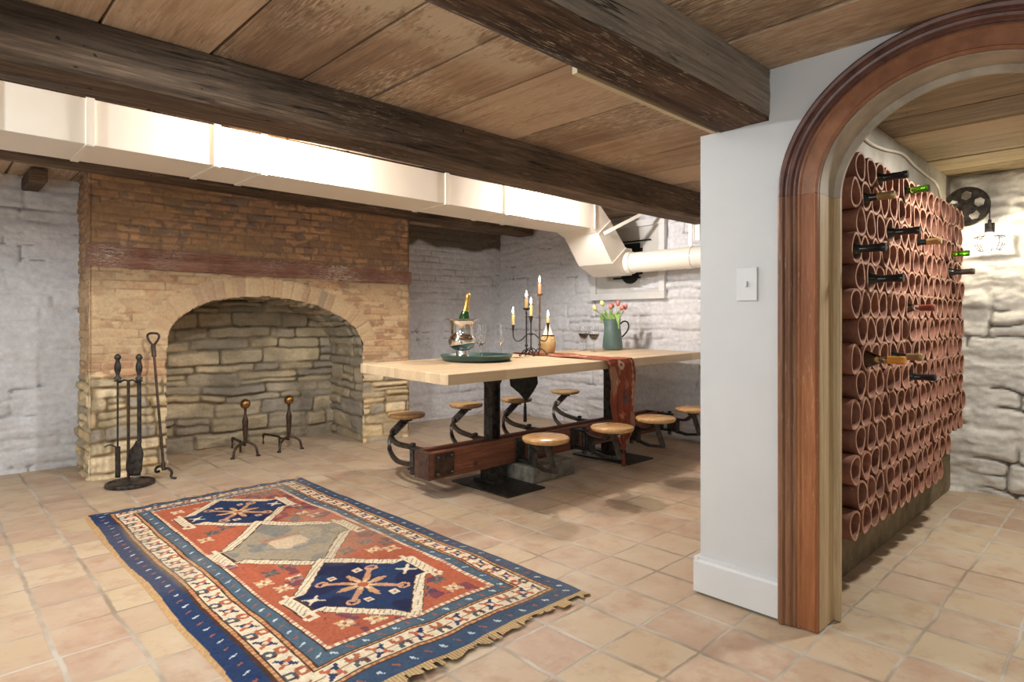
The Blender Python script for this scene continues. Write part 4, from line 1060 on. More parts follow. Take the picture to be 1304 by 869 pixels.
def stick(x, y, hpan, label, mat, r=0.006):
    z = zt(x, y)+0.006
    t = thing('candlestick', label, 'candlestick', (x, y, z), 0, 'tall iron candlesticks on the table')
    mb = MB().tube([(0, 0, 0.03), (0, 0, hpan-0.01)], r, 8).sphere((0, 0, 0.085), 0.013, 10, 8).sphere((0, 0, hpan-0.03), 0.009, 8, 6)
    mb.build('stem', mat, t, True, 50)
    MB().lathe([(0.0001, hpan-0.006), (0.014, hpan-0.006), (0.026, hpan+0.004), (0.030, hpan+0.012), (0.027, hpan+0.010), (0.0001, hpan)], 20).build('drip_pan', mat, t, True, 50)
    mb = MB()
    for k in range(3): foot_scroll(mb, 0.9+k*2*PI/3, 0.06, 0.045)
    mb.build('scroll_feet', M['iron'], t, True, 50)
    return z
zB = stick(3.44, 3.40, 0.365, 'dark iron candlestick left of the candelabrum stem, the shorter of two', M['iron'])
candle(3.44, 3.40, zB+0.366, 0.085, 0.012, M['candle'], 'lit cream candle on the shorter candlestick')
zA = stick(3.61, 3.42, 0.478, 'tallest brownish iron candlestick, in front of the straw flask', noisy('bronze_stem', L(120, 92, 66), L(160, 124, 88), 30, 0.35, 0.7, 0.3), 0.0075)
candle(3.61, 3.42, zA+0.479, 0.095, 0.0125, M['candle_red'], 'lit rust coloured candle on the tallest candlestick')
# straw flask
fx, fy = 3.905, 3.60; fz = zt(fx, fy)+0.005
fk = thing('wine_flask', 'round wine flask in a pale straw basket behind the candelabrum', 'flask', (fx, fy, fz))
MB().lathe([(0.0001, 0), (0.055, 0), (0.060, 0.01), (0.066, 0.05), (0.067, 0.085), (0.062, 0.115), (0.052, 0.142), (0.0001, 0.142)], 28).build('straw_basket', M['straw'], fk, True, 60)
MB().lathe([(0.050, 0.142), (0.043, 0.160), (0.032, 0.19), (0.020, 0.22), (0.015, 0.245), (0.0001, 0.245)], 24).build('shoulder', pr('flask_reflection_white', L(225, 220, 212), 0.3), fk, True, 60)  # whitish colour stands in for the reflection on the glass shoulder
MB().lathe([(0.0155, 0.24), (0.0135, 0.265), (0.0145, 0.285), (0.0001, 0.288)], 20).tube(catmull([(0.053*math.cos(a), 0.053*math.sin(a), 0.146) for a in [k*PI/4 for k in range(8)]], 3, True), 0.004, 6, closed=True).build('neck', M['foil_black'], fk, True, 60)
# wine glasses
def wineglass(x, y, label):
    z = zt(x, y)+0.002
    t = thing('wine_glass', label, 'glass', (x, y, z), 0, 'red wine glasses on the table')
    MB().lathe([(0.0001, 0), (0.036, 0), (0.036, 0.002), (0.006, 0.006), (0.0035, 0.02), (0.0035, 0.090), (0.010, 0.098), (0.032, 0.115), (0.045, 0.14), (0.047, 0.16), (0.043, 0.195), (0.039, 0.222), (0.0382, 0.222), (0.0420, 0.195), (0.0458, 0.16), (0.044, 0.141), (0.031, 0.118), (0.0001, 0.100)], 28).build('glass_body', M['clear'], t, True, 60)
    MB().lathe([(0.0001, 0.102), (0.029, 0.119), (0.0425, 0.142), (0.0445, 0.155), (0.0001, 0.155)], 28).build('wine', M['wine'], t, True, 60)
wineglass(4.38, 3.60, 'glass of red wine, left of the two beside the teal jug')
wineglass(4.34, 3.45, 'glass of red wine directly beside the teal jug')
# pitcher with tulips
jx, jy = 4.68, 3.50; jz = zt(jx, jy)+0.002
jg = thing('jug', 'tall teal jug with a looped black handle, holding tulips', 'jug', (jx, jy, jz))
prof = [(0.0001, 0), (0.086, 0), (0.092, 0.012), (0.093, 0.04), (0.086, 0.11), (0.077, 0.18), (0.071, 0.23), (0.072, 0.262), (0.077, 0.285), (0.074, 0.286), (0.068, 0.262), (0.067, 0.23), (0.07, 0.18), (0.0001, 0.02)]
mb = MB(); n = 36
vs = []
for r, z in prof:
    for k in range(n):
        an = 2*PI*k/n; c, s = math.cos(an), math.sin(an); rr = r
        if z > 0.2: rr = r*(1+0.35*max(0, -c)**6*(z-0.2)/0.085)
        vs.append((RVx*rr*c-RVy*rr*s, RVy*rr*c+RVx*rr*s, z))
fs = [(i*n+k, i*n+(k+1) % n, (i+1)*n+(k+1) % n, (i+1)*n+k) for i in range(len(prof)-1) for k in range(n)]
mb.add(vs, fs).build('jug_body', M['teal_jug'], jg, True, 50)
hp = [(0.072, 0.238), (0.10, 0.262), (0.135, 0.258), (0.150, 0.225), (0.140, 0.18), (0.11, 0.14), (0.088, 0.118)]
MB().tube([(p[0]*RVx, p[0]*RVy, p[2]) for p in catmull([(a, 0, b) for a, b in hp], 6)], 0.007, 8).build('handle', M['foil_black'], jg, True)
rng = random.Random(12)
def tulip(bx, by, hx, hy, hz, mat, label, leaf=True):
    t = thing('tulip', label, 'tulip', (jx, jy, jz+0.2), 0, 'tulips in the teal jug')
    st = catmull([(bx, by, 0), (bx*1.2+hx*0.2, by*1.2+hy*0.2, 0.06), (hx*0.85, hy*0.85, hz*0.8), (hx, hy, hz)], 5)
    MB().tube(st, 0.0035, 6).build('stem', M['leafgreen'], t, True)
    d = (st[-1]-st[-3]).normalized(); R = cone_rot(d)
    mb = MB()
    mb.lathe([(0.0001, 0), (0.014, 0.004), (0.022, 0.020), (0.020, 0.036), (0.012, 0.054), (0.0001, 0.057)], 9, (hx, hy, hz), R)
    for k in range(3):
        an = k*2.1; o = R @ Vector((0.008*math.cos(an), 0.008*math.sin(an), 0.0))
        mb.lathe([(0.0001, 0.002), (0.010, 0.010), (0.012, 0.026), (0.005, 0.046), (0.0001, 0.053)], 7, Vector((hx, hy, hz))+o, R)
    mb.build('bloom', mat, t, True, 50)
    if leaf:
        lv = []; an = rng.uniform(0, 2*PI)
        ln = rng.uniform(0.13, 0.19); dx, dy = hx*0.9+0.02*math.cos(an), hy*0.9+0.02*math.sin(an)
        n = 9; sd = Vector((-dy, dx, 0)); sd = sd.normalized() if sd.length > 1e-4 else Vector((1, 0, 0))
        vs = []
        for i in range(n):
            u_ = i/(n-1); c = Vector((dx*u_*1.2, dy*u_*1.2, ln*math.sin(u_*1.5)))
            w = 0.016*math.sin(min(1, u_*1.02+0.15)*PI*0.93)+0.002
            vs += [c-sd*w, c+Vector((0, 0, -0.004)), c+sd*w]
        fs = [(i*3+k, i*3+k+1, i*3+4+k, i*3+3+k) for i in range(n-1) for k in range(2)]
        MB().add(vs, fs).build('leaf', M['leafgreen'], t, True)
def rt(a, b): return (a*RVx+b*0.69, a*RVy+b*0.72)
spec = [(-0.150, 0.0, 0.165, 'tulip_pale', 'pale yellow tulip bud leaning far left out of the jug'),
        (-0.085, 0.02, 0.205, 'tulip_pale', 'pale yellow tulip bud standing upright left of the red tulips'),
        (-0.020, -0.02, 0.175, 'tulip', 'red tulip in the middle of the bunch, the left of a close pair'),
        (0.002, 0.03, 0.185, 'tulip', 'red tulip in the middle of the bunch, the right of a close pair'),
        (0.050, 0.02, 0.205, 'tulip', 'topmost red tulip of the bunch'),
        (0.072, -0.03, 0.165, 'tulip', 'pinkish red tulip right of the topmost one, hanging lower'),
        (0.108, 0.0, 0.172, 'tulip', 'rightmost pinkish red tulip leaning towards the jug handle')]
for a, b_, h, mt, lab in spec:
    hx, hy = rt(a, b_); bx, by = hx*0.25, hy*0.25
    tulip(bx, by, hx, hy, h, M[mt], lab)
# a drooping leaf over the front of the rim is part of one tulip's foliage: three extra upright leaves
lt = thing('tulip_leaves', 'broad light green tulip leaves spreading over the jug rim', 'leaves', (jx, jy, jz+0.2))
for a, b_, L2, droop in ((-0.11, 0, 0.16, 0), (-0.06, 0.04, 0.17, 0), (0.03, -0.07, 0.10, 1), (-0.13, -0.03, 0.12, 0), (0.07, 0.0, 0.15, 0)):
    hx, hy = rt(a, b_); n = 10; sd = Vector((RVx, RVy, 0)); vs = []
    for i in range(n):
        u_ = i/(n-1)
        z = L2*u_ if not droop else 0.10+0.05*math.sin(u_*PI)-0.10*u_*u_
        c = Vector((hx*u_**0.8*1.0, hy*u_**0.8, z)); 
        if droop: c = Vector((hx*(0.5+0.9*u_), hy*(0.5+0.9*u_), z))
        w = 0.026*math.sin(min(1, u_+0.12)*PI*0.95)+0.002; vs += [c-sd*w, c+Vector((0, 0, -0.005)), c+sd*w]
    fs = [(i*3+k, i*3+k+1, i*3+4+k, i*3+3+k) for i in range(n-1) for k in range(2)]
    MB().add(vs, fs).build('leaf', M['leafgreen'], lt, True)

# ------------------------------------------------------------------ rug
def rug():
    Lr, Wr = 2.56, 1.27
    nu, nv = 860, 430
    u = np.linspace(-0.06, Lr+0.06, nu); v = np.linspace(-0.006, Wr+0.006, nv)
    U, V = np.meshgrid(u, v, indexing='ij')
    Uo, Vo = U.copy(), V.copy()
    U = U+0.010*(fbm(Uo*2, Vo*2, 3, 3)-0.5)*2; V = V+0.010*(fbm(Uo*2.2, Vo*2, 4, 3)-0.5)*2
    # knotted look: quantise
    kn = 0.0065; Uq = np.floor(U/kn)*kn; Vq = np.floor(V/kn)*kn
    NAVY = lin([46, 62, 96]); STEEL = lin([80, 100, 116]); RED = lin([172, 96, 72]); IV = lin([222, 208, 180]); TAN = lin([196, 158, 112]); BRN = lin([80, 56, 46]); DKB = lin([42, 46, 74]); WORN = lin([158, 146, 126])
    C = np.tile(RED, U.shape+(1,))
    def put(mask, col, a=1.0):
        nonlocal C
        C = mixc(C, col*np.ones_like(C), np.clip(mask*a, 0, 1).astype(float))
    # field abrash
    C = C*(0.85+0.3*fbm(U*2, V*6, 9, 3))[..., None]
    # distances for frames
    fu0, fu1, fv0, fv1 = 0.17, 2.245, 0.305, 1.02
    din = np.minimum(np.minimum(Uq-fu0, fu1-Uq), np.minimum(Vq-fv0, fv1-Vq))   # >0 in field
    # along-coordinate: which side
    dl = Vq; dr = Wr-Vq; du0 = Uq+0.0; du1 = Lr-Uq
    # band position b in 0..1 (0 outer edge, 1 field edge) per side, with different widths
    b_l = dl/fv0; b_r = dr/(Wr-fv1); b_0 = du0/fu0; b_1 = du1/(Lr-fu1)
    B = np.minimum(np.minimum(b_l, b_r), np.minimum(b_0, b_1))
    side_lr = np.minimum(b_l, b_r) < np.minimum(b_0, b_1)
    along = np.where(side_lr, Uq, Vq)
    border = B < 1
    def bands(edges_cols):
        for lo, hi, col in edges_cols: put(border & (B >= lo) & (B < hi), col)
    bands([(-9, 0.03, TAN), (0.03, 0.31, NAVY), (0.31, 0.345, BRN), (0.345, 0.385, TAN), (0.385, 0.405, BRN), (0.405, 0.68, IV), (0.68, 0.70, BRN), (0.70, 0.73, TAN), (0.73, 0.75, BRN), (0.75, 0.92, STEEL), (0.92, 0.94, BRN), (0.94, 1.0, IV)])
    put(border & (B >= 0.045) & (B < 0.31) & (~side_lr | (b_r < b_l)), mixc(NAVY, STEEL, 0.45))
    # little dashes in tan stripes and field edge
    chk = (np.mod(along, 0.026) < 0.013)
    for lo, hi in ((0.345, 0.385), (0.70, 0.73), (0.94, 1.0)): put(border & (B >= lo) & (B < hi) & chk, RED, 0.75)
    # flecks in blue bands
    for c0, per, ph in ((0.19, 0.062, 0.0), (0.835, 0.058, 0.02)):
        t = np.mod(along+ph, per)-per/2; s = (B-c0)*0.26
        d = np.abs(t+s*0.8)*1.0+np.abs(s-t*0.5)*0.45
        alt = np.mod(np.floor((along+ph)/per), 2) > 0.5
        put(border & (d < 0.0085) & alt & (np.abs(B-c0) < 0.09), lin([196, 204, 206]), 0.95)
        put(border & (d < 0.0075) & ~alt & (np.abs(B-c0) < 0.09), lin([170, 96, 72]), 0.9)
    # flowers in the ivory band: star + paired leaves alternating
    t = np.mod(along, 0.165)-0.0825; s = (B-0.5425)*np.where(side_lr, 0.30, 0.24)
    inb = border & (B > 0.41) & (B < 0.675)
    star = (np.maximum(np.abs(t), np.abs(s)) < 0.020) | (np.abs(np.abs(t)-np.abs(s)) < 0.009)
    rad = np.hypot(t, s)
    idx = np.mod(np.floor(along/0.165), 3)
    put(inb & star & (rad < 0.040), lin([178, 92, 66]), 0.95)
    put(inb & star & (rad < 0.040) & (t*s > 0), np.array(lin([40, 62, 96])), 0.95)
    put(inb & (rad < 0.010), IV, 0.9)
    t2 = np.mod(along+0.0825, 0.165)-0.0825
    for sg in (-1, 1):
        d1 = np.abs(np.hypot(t2+sg*0.004, s-sg*0.022)-0.018)
        put(inb & (d1 < 0.0075) & (np.abs(t2) < 0.034) & (s*sg > 0.0), lin([168, 88, 62]) if sg > 0 else lin([52, 66, 84]), 0.92)
        d2 = np.abs(t2-sg*0.022)+np.abs(s+sg*0.012)*0.7
        put(inb & (d2 < 0.010), lin([96, 52, 44]) if sg > 0 else lin([174, 96, 68]), 0.9)
    put(inb & (np.abs(s) < 0.0022) & (np.abs(t2) < 0.06), lin([120, 84, 60]), 0.8)
    # medallions
    fld = ~border
    def medal(uc, vc, a, hw, fill, rim2=None):
        x = Uq-uc; y = np.abs(Vq-vc)
        # body: diamond with lateral blocks
        dd = np.abs(x)/a+y/(hw*0.98)
        hexd = np.maximum(dd*0.92, np.abs(x)/(a*0.98))
        neck = np.maximum(np.abs(x)/(0.085), y/hw)
        ins = np.minimum(np.maximum(np.abs(x)/a*1.0+y/(hw*1.08), y/(hw*0.80)), neck)
        return ins, x, y
    def hook(uc, vc, s, sg):
        x = (Uq-uc); y = (Vq-vc)*sg
        m = (np.abs(x) < s) & (np.abs(y) < 0.010) | (np.abs(x-s) < 0.010) & (y > -0.01) & (y < s) | (np.abs(y-s) < 0.009) & (x > 0.25*s) & (x < s)
        return m
    for uc, vc, a, hw, fill in ((0.51, 0.655, 0.315, 0.275, DKB), (1.18, 0.645, 0.365, 0.305, WORN), (1.885, 0.645, 0.345, 0.27, DKB)):
        ins, x, y = medal(uc, vc, a, hw, fill)
        put(fld & (ins < 1.17), BRN); put(fld & (ins < 1.15), IV)
        put(fld & (ins < 1.13) & (ins > 1.0) & (np.mod(Uq+Vq, 0.03) < 0.006), BRN, 0.7)
        put(fld & (ins < 0.97), BRN)
        put(fld & (ins < 0.94), fill)
        rad = np.hypot(x, (Vq-vc)); an = np.arctan2(Vq-vc, x)
        if fill is DKB:
            put(fld & (ins < 0.94) & (fbm(U*6, V*6, 31, 2) > 0.45), lin([46, 62, 96]), 0.85)
            star8 = 0.075+0.045*np.cos(an*8)
            put(fld & (rad < star8), lin([196, 150, 110])); put(fld & (rad < star8*0.45), lin([216, 190, 150]))
            put(fld & (rad < 0.022), RED)
            # arms
            for k in range(4):
                a2 = PI/4+k*PI/2; al = np.abs((x*math.sin(a2)-(Vq-vc)*math.cos(a2))); fo = x*math.cos(a2)+(Vq-vc)*math.sin(a2)
                put(fld & (al < 0.011) & (fo > 0.06) & (fo < 0.17) & (ins < 0.92), lin([188, 140, 108]))
                e = np.hypot(x-0.17*math.cos(a2), (Vq-vc)-0.17*math.sin(a2)); put(fld & (np.abs(e-0.022) < 0.006) & (ins < 0.92), lin([200, 150, 120]))
            for (ou, ov) in ((0.0, 0.22), (0.0, -0.22), (0.14, 0.06), (-0.14, 0.06), (0.14, -0.06), (-0.14, -0.06)):
                q = np.maximum(np.abs(x-ou), np.abs(Vq-vc-ov))
                put(fld & (q < 0.018), IV, 0.9); put(fld & (q < 0.009), RED)
                if abs(ov) > 0.2:
                    put(fld & (np.abs(np.abs(x-ou)-np.abs(Vq-vc-ov)) < 0.008) & (q < 0.034), IV, 0.9)
        else:
            put(fld & (ins < 0.94) & (np.maximum(np.abs(x)*1.0, np.abs(Vq-vc)) < 0.085), lin([206, 186, 158]))
            put(fld & (ins < 0.94) & (np.abs(np.abs(x)+np.abs(Vq-vc)-0.15) < 0.018), lin([140, 140, 134]), 0.8)
            put(fld & (ins < 0.92) & (fbm(U*7, V*9, 41, 3) > 0.55), lin([108, 116, 120]), 0.6)
            put(fld & (np.abs(x+0.09) < 0.02) & (np.abs(Vq-vc) < 0.10), lin([176, 112, 84]), 0.6)
        for sg in (-1, 1):
            for su in (-1, 1):
                put(fld & hook(uc+su*0.10, vc+sg*(hw+0.005), 0.035, sg) & (ins > 1.16), IV, 0.95)
    # scattered small motifs in the red field
    rng = np.random.RandomState(7); ins_all = np.minimum.reduce([medal(0.51, 0.655, 0.315, 0.275, 0)[0], medal(1.18, 0.645, 0.365, 0.305, 0)[0], medal(1.885, 0.645, 0.345, 0.27, 0)[0]])
    cands = [(0.28, 0.40), (0.26, 0.92), (0.30, 0.52), (0.78, 0.42), (0.86, 0.36), (0.74, 0.50), (0.80, 0.90), (0.88, 0.82), (0.90, 0.93), (1.50, 0.42), (1.58, 0.36), (1.47, 0.50), (1.62, 0.48), (1.52, 0.78), (1.60, 0.88), (1.48, 0.90), (1.64, 0.95), (1.55, 0.97), (2.14, 0.42), (2.08, 0.50), (2.18, 0.52), (2.12, 0.80), (2.17, 0.90), (2.06, 0.90), (1.68, 0.40), (0.70, 0.95)]
    pal = [IV, lin([58, 84, 104]), lin([206, 176, 128]), lin([96, 108, 96])]
    for i, (cu_, cv_) in enumerate(cands):
        x = Uq-cu_; y = Vq-cv_; c1 = pal[i % 4]; c2 = pal[(i+2) % 4]
        q = np.maximum(np.abs(x), np.abs(y)); ok = fld & (ins_all > 1.19)
        put(ok & (q < 0.034) & (np.abs(np.abs(x)-np.abs(y)) < 0.011), c1, 0.9)
        put(ok & (np.abs(x) < 0.009) & (np.abs(y) < 0.030) | ok & (np.abs(y) < 0.009) & (np.abs(x) < 0.030), c2, 0.85)
        put(ok & (q < 0.009), RED)
    put(fld & (ins_all > 1.19) & (fbm(U*22, V*22, 51, 2) > 0.62) & (fbm(U*3, V*4, 52, 2) > 0.52), lin([92, 58, 84]), 0.7)
    # wear
    wear = smooth01(0.50, 0.72, fbm(U*1.6+2, V*2.2, 61, 4)+0.20*np.exp(-((U-1.15)/0.35)**2-((V-0.75)/0.35)**2)+0.16*np.exp(-((U-0.02)/0.10)**2))
    C = mixc(C, WORN*np.ones_like(C), 0.38*wear*(0.35+0.65*smooth01(0.25, 0.34, B)))
    C = C*(0.82+0.36*fbm(U*90, V*90, 71, 2))[..., None]
    # ragged ends: fringe beyond 0..L
    fr = (Uo < 0.0) | (Uo > Lr-0.012)
    put(fr, lin([196, 168, 124])); put(fr & (np.mod(Vo, 0.012) < 0.004), lin([150, 124, 94]))
    edge_n = 0.016*(fbm(Vo*16, Vo*0, 81, 3)-0.5)
    Z = 0.008+0.010*smooth01(0.5, 0.75, fbm(Uo*1.7, Vo*2.1, 85, 3))+0.002*fbm(Uo*30, Vo*30, 86, 2)
    d_edge = np.minimum(np.minimum(Uo+0.06, Lr+0.06-Uo), np.minimum(Vo+0.006, Wr+0.006-Vo))
    Z = Z*smooth01(0.0, 0.02, d_edge)+0.001
    X = 0.69+V*1.0+0.012*np.sin(Uo*5.0)*smooth01(0.3, 0.0, Vo)
    Yw = 4.163-U+0.0
    X = 0.69+Vo+0.014*(fbm(Uo*2.3, Uo*0, 91, 3)-0.5)*2; Yw = 4.163-Uo+0.016*(fbm(Vo*3.5, Vo*0+5, 92, 3)-0.5)*2+0.01*np.sin(Vo*40)*smooth01(0.06, 0, Uo)
    P = np.stack([X-1.32, Yw-2.9, Z], -1).reshape(-1, 3)
    F = grid(nu, nv)
    # ragged fringe gaps
    uo = Uo.reshape(-1)[F].mean(1); vo = Vo.reshape(-1)[F].mean(1)
    f1 = fbm(vo*60, vo*0, 95, 2)
    keep = ~(((uo > Lr+0.006) & ((f1 < 0.36) | (uo > Lr+0.005+0.05*fbm(vo*25, vo*0, 96, 2)))) | ((uo < -0.006) & ((f1 < 0.5) | (uo < -0.06*fbm(vo*25, vo*0, 97, 2)))))
    keep &= ~((vo < -0.005) & (fbm(uo*30, uo*0, 98, 2) < 0.4))
    F = F[keep][:, ::-1]
    o = mkobj('oriental_rug', P, F, attrmat('rug_wool', 0.97, 160, 0.8, 0.004, 0.05), None, True, C.reshape(-1, 3))
    o.location = (1.32, 2.9, 0.0)
    # direction of normals upwards
    tag(o, 'worn red and navy oriental rug with three medallions on the tiled floor', 'rug')
rug()

# ------------------------------------------------------------------ fire tools
sx, sy = 1.054, 4.79
st = thing('fire_tool_stand', 'round black iron fire tool stand beside the fireplace opening', 'tool stand', (sx, sy, 0.002))
MB().lathe([(0.0001, 0), (0.146, 0), (0.149, 0.006), (0.146, 0.022), (0.132, 0.026), (0.126, 0.016), (0.060, 0.018), (0.05, 0.028), (0.02, 0.034), (0.0001, 0.034)], 44).build('base', M['iron_worn'], st, True, 40)
MB().tube([(-0.01, 0.01, 0.03), (-0.01, 0.01, 0.70)], 0.0095, 10).build('pole', M['iron_brown'], st, True)
cr = MB()
for sg in (-1, 1):
    pts = [(0, 0.70), (0.03, 0.705), (0.055, 0.69), (0.07, 0.70)]
    cr.tube([(sg*p.x*RVx-0.01, sg*p.x*RVy+0.01, p.z) for p in catmull([(a, 0, b) for a, b in pts], 4)], 0.006, 7)
    cr.tube([(sg*0.07*RVx-0.01+0.02*math.cos(a), sg*0.07*RVy+0.01+0.02*math.sin(a), 0.70) for a in [k*PI/5 for k in range(11)]], 0.005, 6)
cr.build('crossbar', M['iron'], st, True)
def handle_tool(name, label, off, zlow, kind):
    x = sx-0.01+off*RVx; y = sy+0.01+off*RVy
    t = thing(name, label, 'fire tool', (x, y, 0), 0, 'fire tools hanging on the stand')
    MB().lathe([(0.0001, 0.885), (0.010, 0.880), (0.020, 0.868), (0.021, 0.855), (0.012, 0.842), (0.014, 0.830), (0.021, 0.80), (0.020, 0.775), (0.011, 0.745), (0.013, 0.730), (0.022, 0.722), (0.022, 0.712), (0.0001, 0.710)][::-1], 16).build('handle', M['iron'], t, True, 50)
    if kind == 'poker':
        MB().tube([(0, 0, 0.72), (0, 0, 0.24)], 0.0062, 8).build('shaft', M['iron'], t, True)
        MB().bar([(0, 0, 0.26), (0, 0, 0.22), (0.002, 0, 0.10), (0, 0, 0.05)], 0.030, 0.012, (0.69, 0.72, 0)).tube(catmull([(0, 0, 0.25), (-0.05*RVx, -0.05*RVy, 0.27), (-0.09*RVx, -0.09*RVy, 0.255)], 5), [0.005]*10+[0.003], 6).build('hooked_blade', M['iron'], t, True)
    else:
        MB().tube([(0, 0, 0.72), (0.002, 0, 0.28)], 0.013, 10).build('shaft', M['iron'], t, True)
        n = 14; vs = []
        for i in range(n):
            u_ = i/(n-1); z = 0.30-0.235*u_; w = 0.018+0.036*smooth01(0.05, 0.4, np.array(u_))*(1-0.35*float(smooth01(0.8, 1.0, np.array(u_))))
            cx2 = -0.012*math.sin(u_*3)-0.03*u_
            for k in range(7):
                s_ = (k-3)/3; vs.append(((cx2+s_*w)*RVx-0.012*(1-s_*s_)*0.69, (cx2+s_*w)*RVy-0.012*(1-s_*s_)*0.72, z))
        fs = [(i*7+k, i*7+k+1, i*7+8+k, i*7+7+k) for i in range(n-1) for k in range(6)]
        ob = MB().add(vs, fs).build('shovel_blade', M['iron'], t, True)
        md = ob.modifiers.new('th', 'SOLIDIFY'); md.thickness = 0.004
handle_tool('fire_poker', 'short black poker with a round knob handle on the left of the tool stand', -0.072, 0, 'poker')
handle_tool('fire_shovel', 'black fireplace shovel with a round knob handle on the right of the tool stand', 0.072, 0, 'shovel')
lp = thing('long_fire_hook', 'long iron fire hook with a loop handle leaning against the fireplace pier', 'fire hook', (1.262, 4.81, 0.0))
A_ = Vector((1.262-1.262, 0.0, 0.06)); B_ = Vector((1.238-1.262, 5.0-4.81, 1.0))
def al(t): return A_+(B_-A_)*t
MB().tube([al(0), al(0.3), al(0.86)], [0.0095, 0.009, 0.0085], 9).tube([al(0.0), al(0.06)], 0.014, 8).tube([al(0.84), al(0.93)], 0.015, 9).build('shaft', M['iron_brown'], lp, True)
c0 = al(0.93)
hp = [(-0.0, 0, 0.0), (-0.030, 0, 0.030), (-0.042, 0, 0.062), (-0.030, 0, 0.080), (0, 0, 0.084), (0.030, 0, 0.080), (0.042, 0, 0.062), (0.030, 0, 0.030)]
MB().tube([c0+Vector((p.x*RVx, p.x*RVy, p.z)) for p in catmull(hp, 4, True)], 0.008, 8, closed=True).build('loop_handle', M['iron_brown'], lp, True)
hk = [(0, 0.07), (0.03, 0.075), (0.055, 0.05), (0.05, 0.02), (0.065, 0.008), (0.085, 0.006)]
hl = [(0, 0.08), (-0.03, 0.09), (-0.055, 0.075), (-0.055, 0.05), (-0.03, 0.055)]
MB().tube([(p.x*RVx, p.x*RVy, p.z) for p in catmull([(a, 0, b) for a, b in hk], 5)], 0.009, 8).tube([(p.x*RVx, p.x*RVy, p.z) for p in catmull([(a, 0, b) for a, b in hl], 5)], 0.009, 8).build('hook', M['iron'], lp, True)

# ------------------------------------------------------------------ andirons
def andiron(x, y, xl, yl, xr, yr, bx, by, label):
    t = thing('andiron', label, 'andiron', (x, y, 0), 0, 'andirons in the fireplace')
    MB().sphere((0, 0, 0.425), 0.041, 20, 14).build('ball_finial', M['brass_old'], t, True)
    MB().lathe([(0.011, 0.10), (0.013, 0.12), (0.018, 0.16), (0.024, 0.25), (0.026, 0.285), (0.020, 0.31), (0.012, 0.33), (0.010, 0.36), (0.013, 0.385), (0.013, 0.39)], 8).build('upright', M['iron_brown'], t, True, 30)
    mb = MB()
    for fx_, fy_ in ((xl-x, yl-y), (xr-x, yr-y)):
        mb.tube(catmull([(0, 0, 0.115), (fx_*0.4, fy_*0.4, 0.105), (fx_*0.85, fy_*0.85, 0.075), (fx_, fy_, 0.02), (fx_*1.05, fy_*1.05, 0.006)], 5), 0.010, 8)
        mb.lathe([(0.018, 0), (0.018, 0.008), (0.008, 0.016)], 8, (fx_*1.05, fy_*1.05, 0.001))
    mb.build('front_legs', M['iron_brown'], t, True)
    mb = MB(); bx_, by_ = bx-x, by-y
    mb.bar([(0, 0, 0.085), (bx_*0.35, by_*0.35, 0.082), (bx_*0.4, by_*0.4, 0.095), (bx_*0.97, by_*0.97, 0.095), (bx_, by_, 0.08), (bx_, by_, 0.005)], 0.016, 0.016)
    mb.bar([(bx_*0.36, by_*0.36, 0.085), (bx_*0.36, by_*0.36, 0.005)], 0.014, 0.014, (1, 0, 0))
    mb.build('log_bar', M['iron_brown'], t)
andiron(1.965, 5.19, 1.845, 5.122, 2.03, 5.10, 1.99, 5.55, 'iron andiron with brass ball, left one in the fireplace')
andiron(2.335, 5.19, 2.219, 5.113, 2.415, 5.12, 2.26, 5.55, 'iron andiron with brass ball, right one in the fireplace')

# ------------------------------------------------------------------ clay tube wine rack
ORD = ['zeroth', 'first', 'second', 'third', 'fourth', 'fifth', 'sixth', 'seventh', 'eighth', 'ninth', 'tenth', 'eleventh', 'twelfth', 'thirteenth', 'fourteenth', 'fifteenth', 'sixteenth', 'seventeenth']
RX0, RZ0, DD, RH = 2.615, 0.312, 0.1225, 0.1075
def tube_mesh(i):
    rng = random.Random(i); Ln = 0.27; R = 0.0595; r = 0.0475; n = 30
    vs = []; mb = MB()
    prof = [(R-0.001, 0.0), (R, 0.006), (R, Ln), (r, Ln), (r, 0.004), (r+0.002, 0.0)]
    for k in range(len(prof)):
        for j in range(n):
            a = 2*PI*j/n; w = 1+0.015*math.sin(2*a+i)+0.008*math.sin(3*a+i*2)
            zz = prof[k][1]+(0.0025*math.sin(a*2+i*1.3) if k in (0, 5) else 0)
            vs.append((prof[k][0]*w*math.cos(a), zz, prof[k][0]*w*math.sin(a)))
    m = len(prof); fs = []
    for k in range(m):
        for j in range(n):
            fs.append((k*n+j, k*n+(j+1) % n, ((k+1) % m)*n+(j+1) % n, ((k+1) % m)*n+j))
    me = bpy.data.meshes.new('clay_tube'); me.from_pydata(vs, [], fs); me.update()
    me.materials.append(M['terracotta']); me.materials.append(M['terracotta_rim'])
    bm = bmesh.new(); bm.from_mesh(me); bmesh.ops.recalc_face_normals(bm, faces=bm.faces); bm.to_mesh(me); bm.free()
    for p in me.polygons:
        p.use_smooth = True
        if abs(p.normal.y) > 0.6 and p.center.y < 0.02: p.material_index = 1
    me.set_sharp_from_angle(angle=math.radians(40))
    return me
tmesh = [tube_mesh(i) for i in range(6)]
rng = random.Random(21)
slots = {}
proto = None
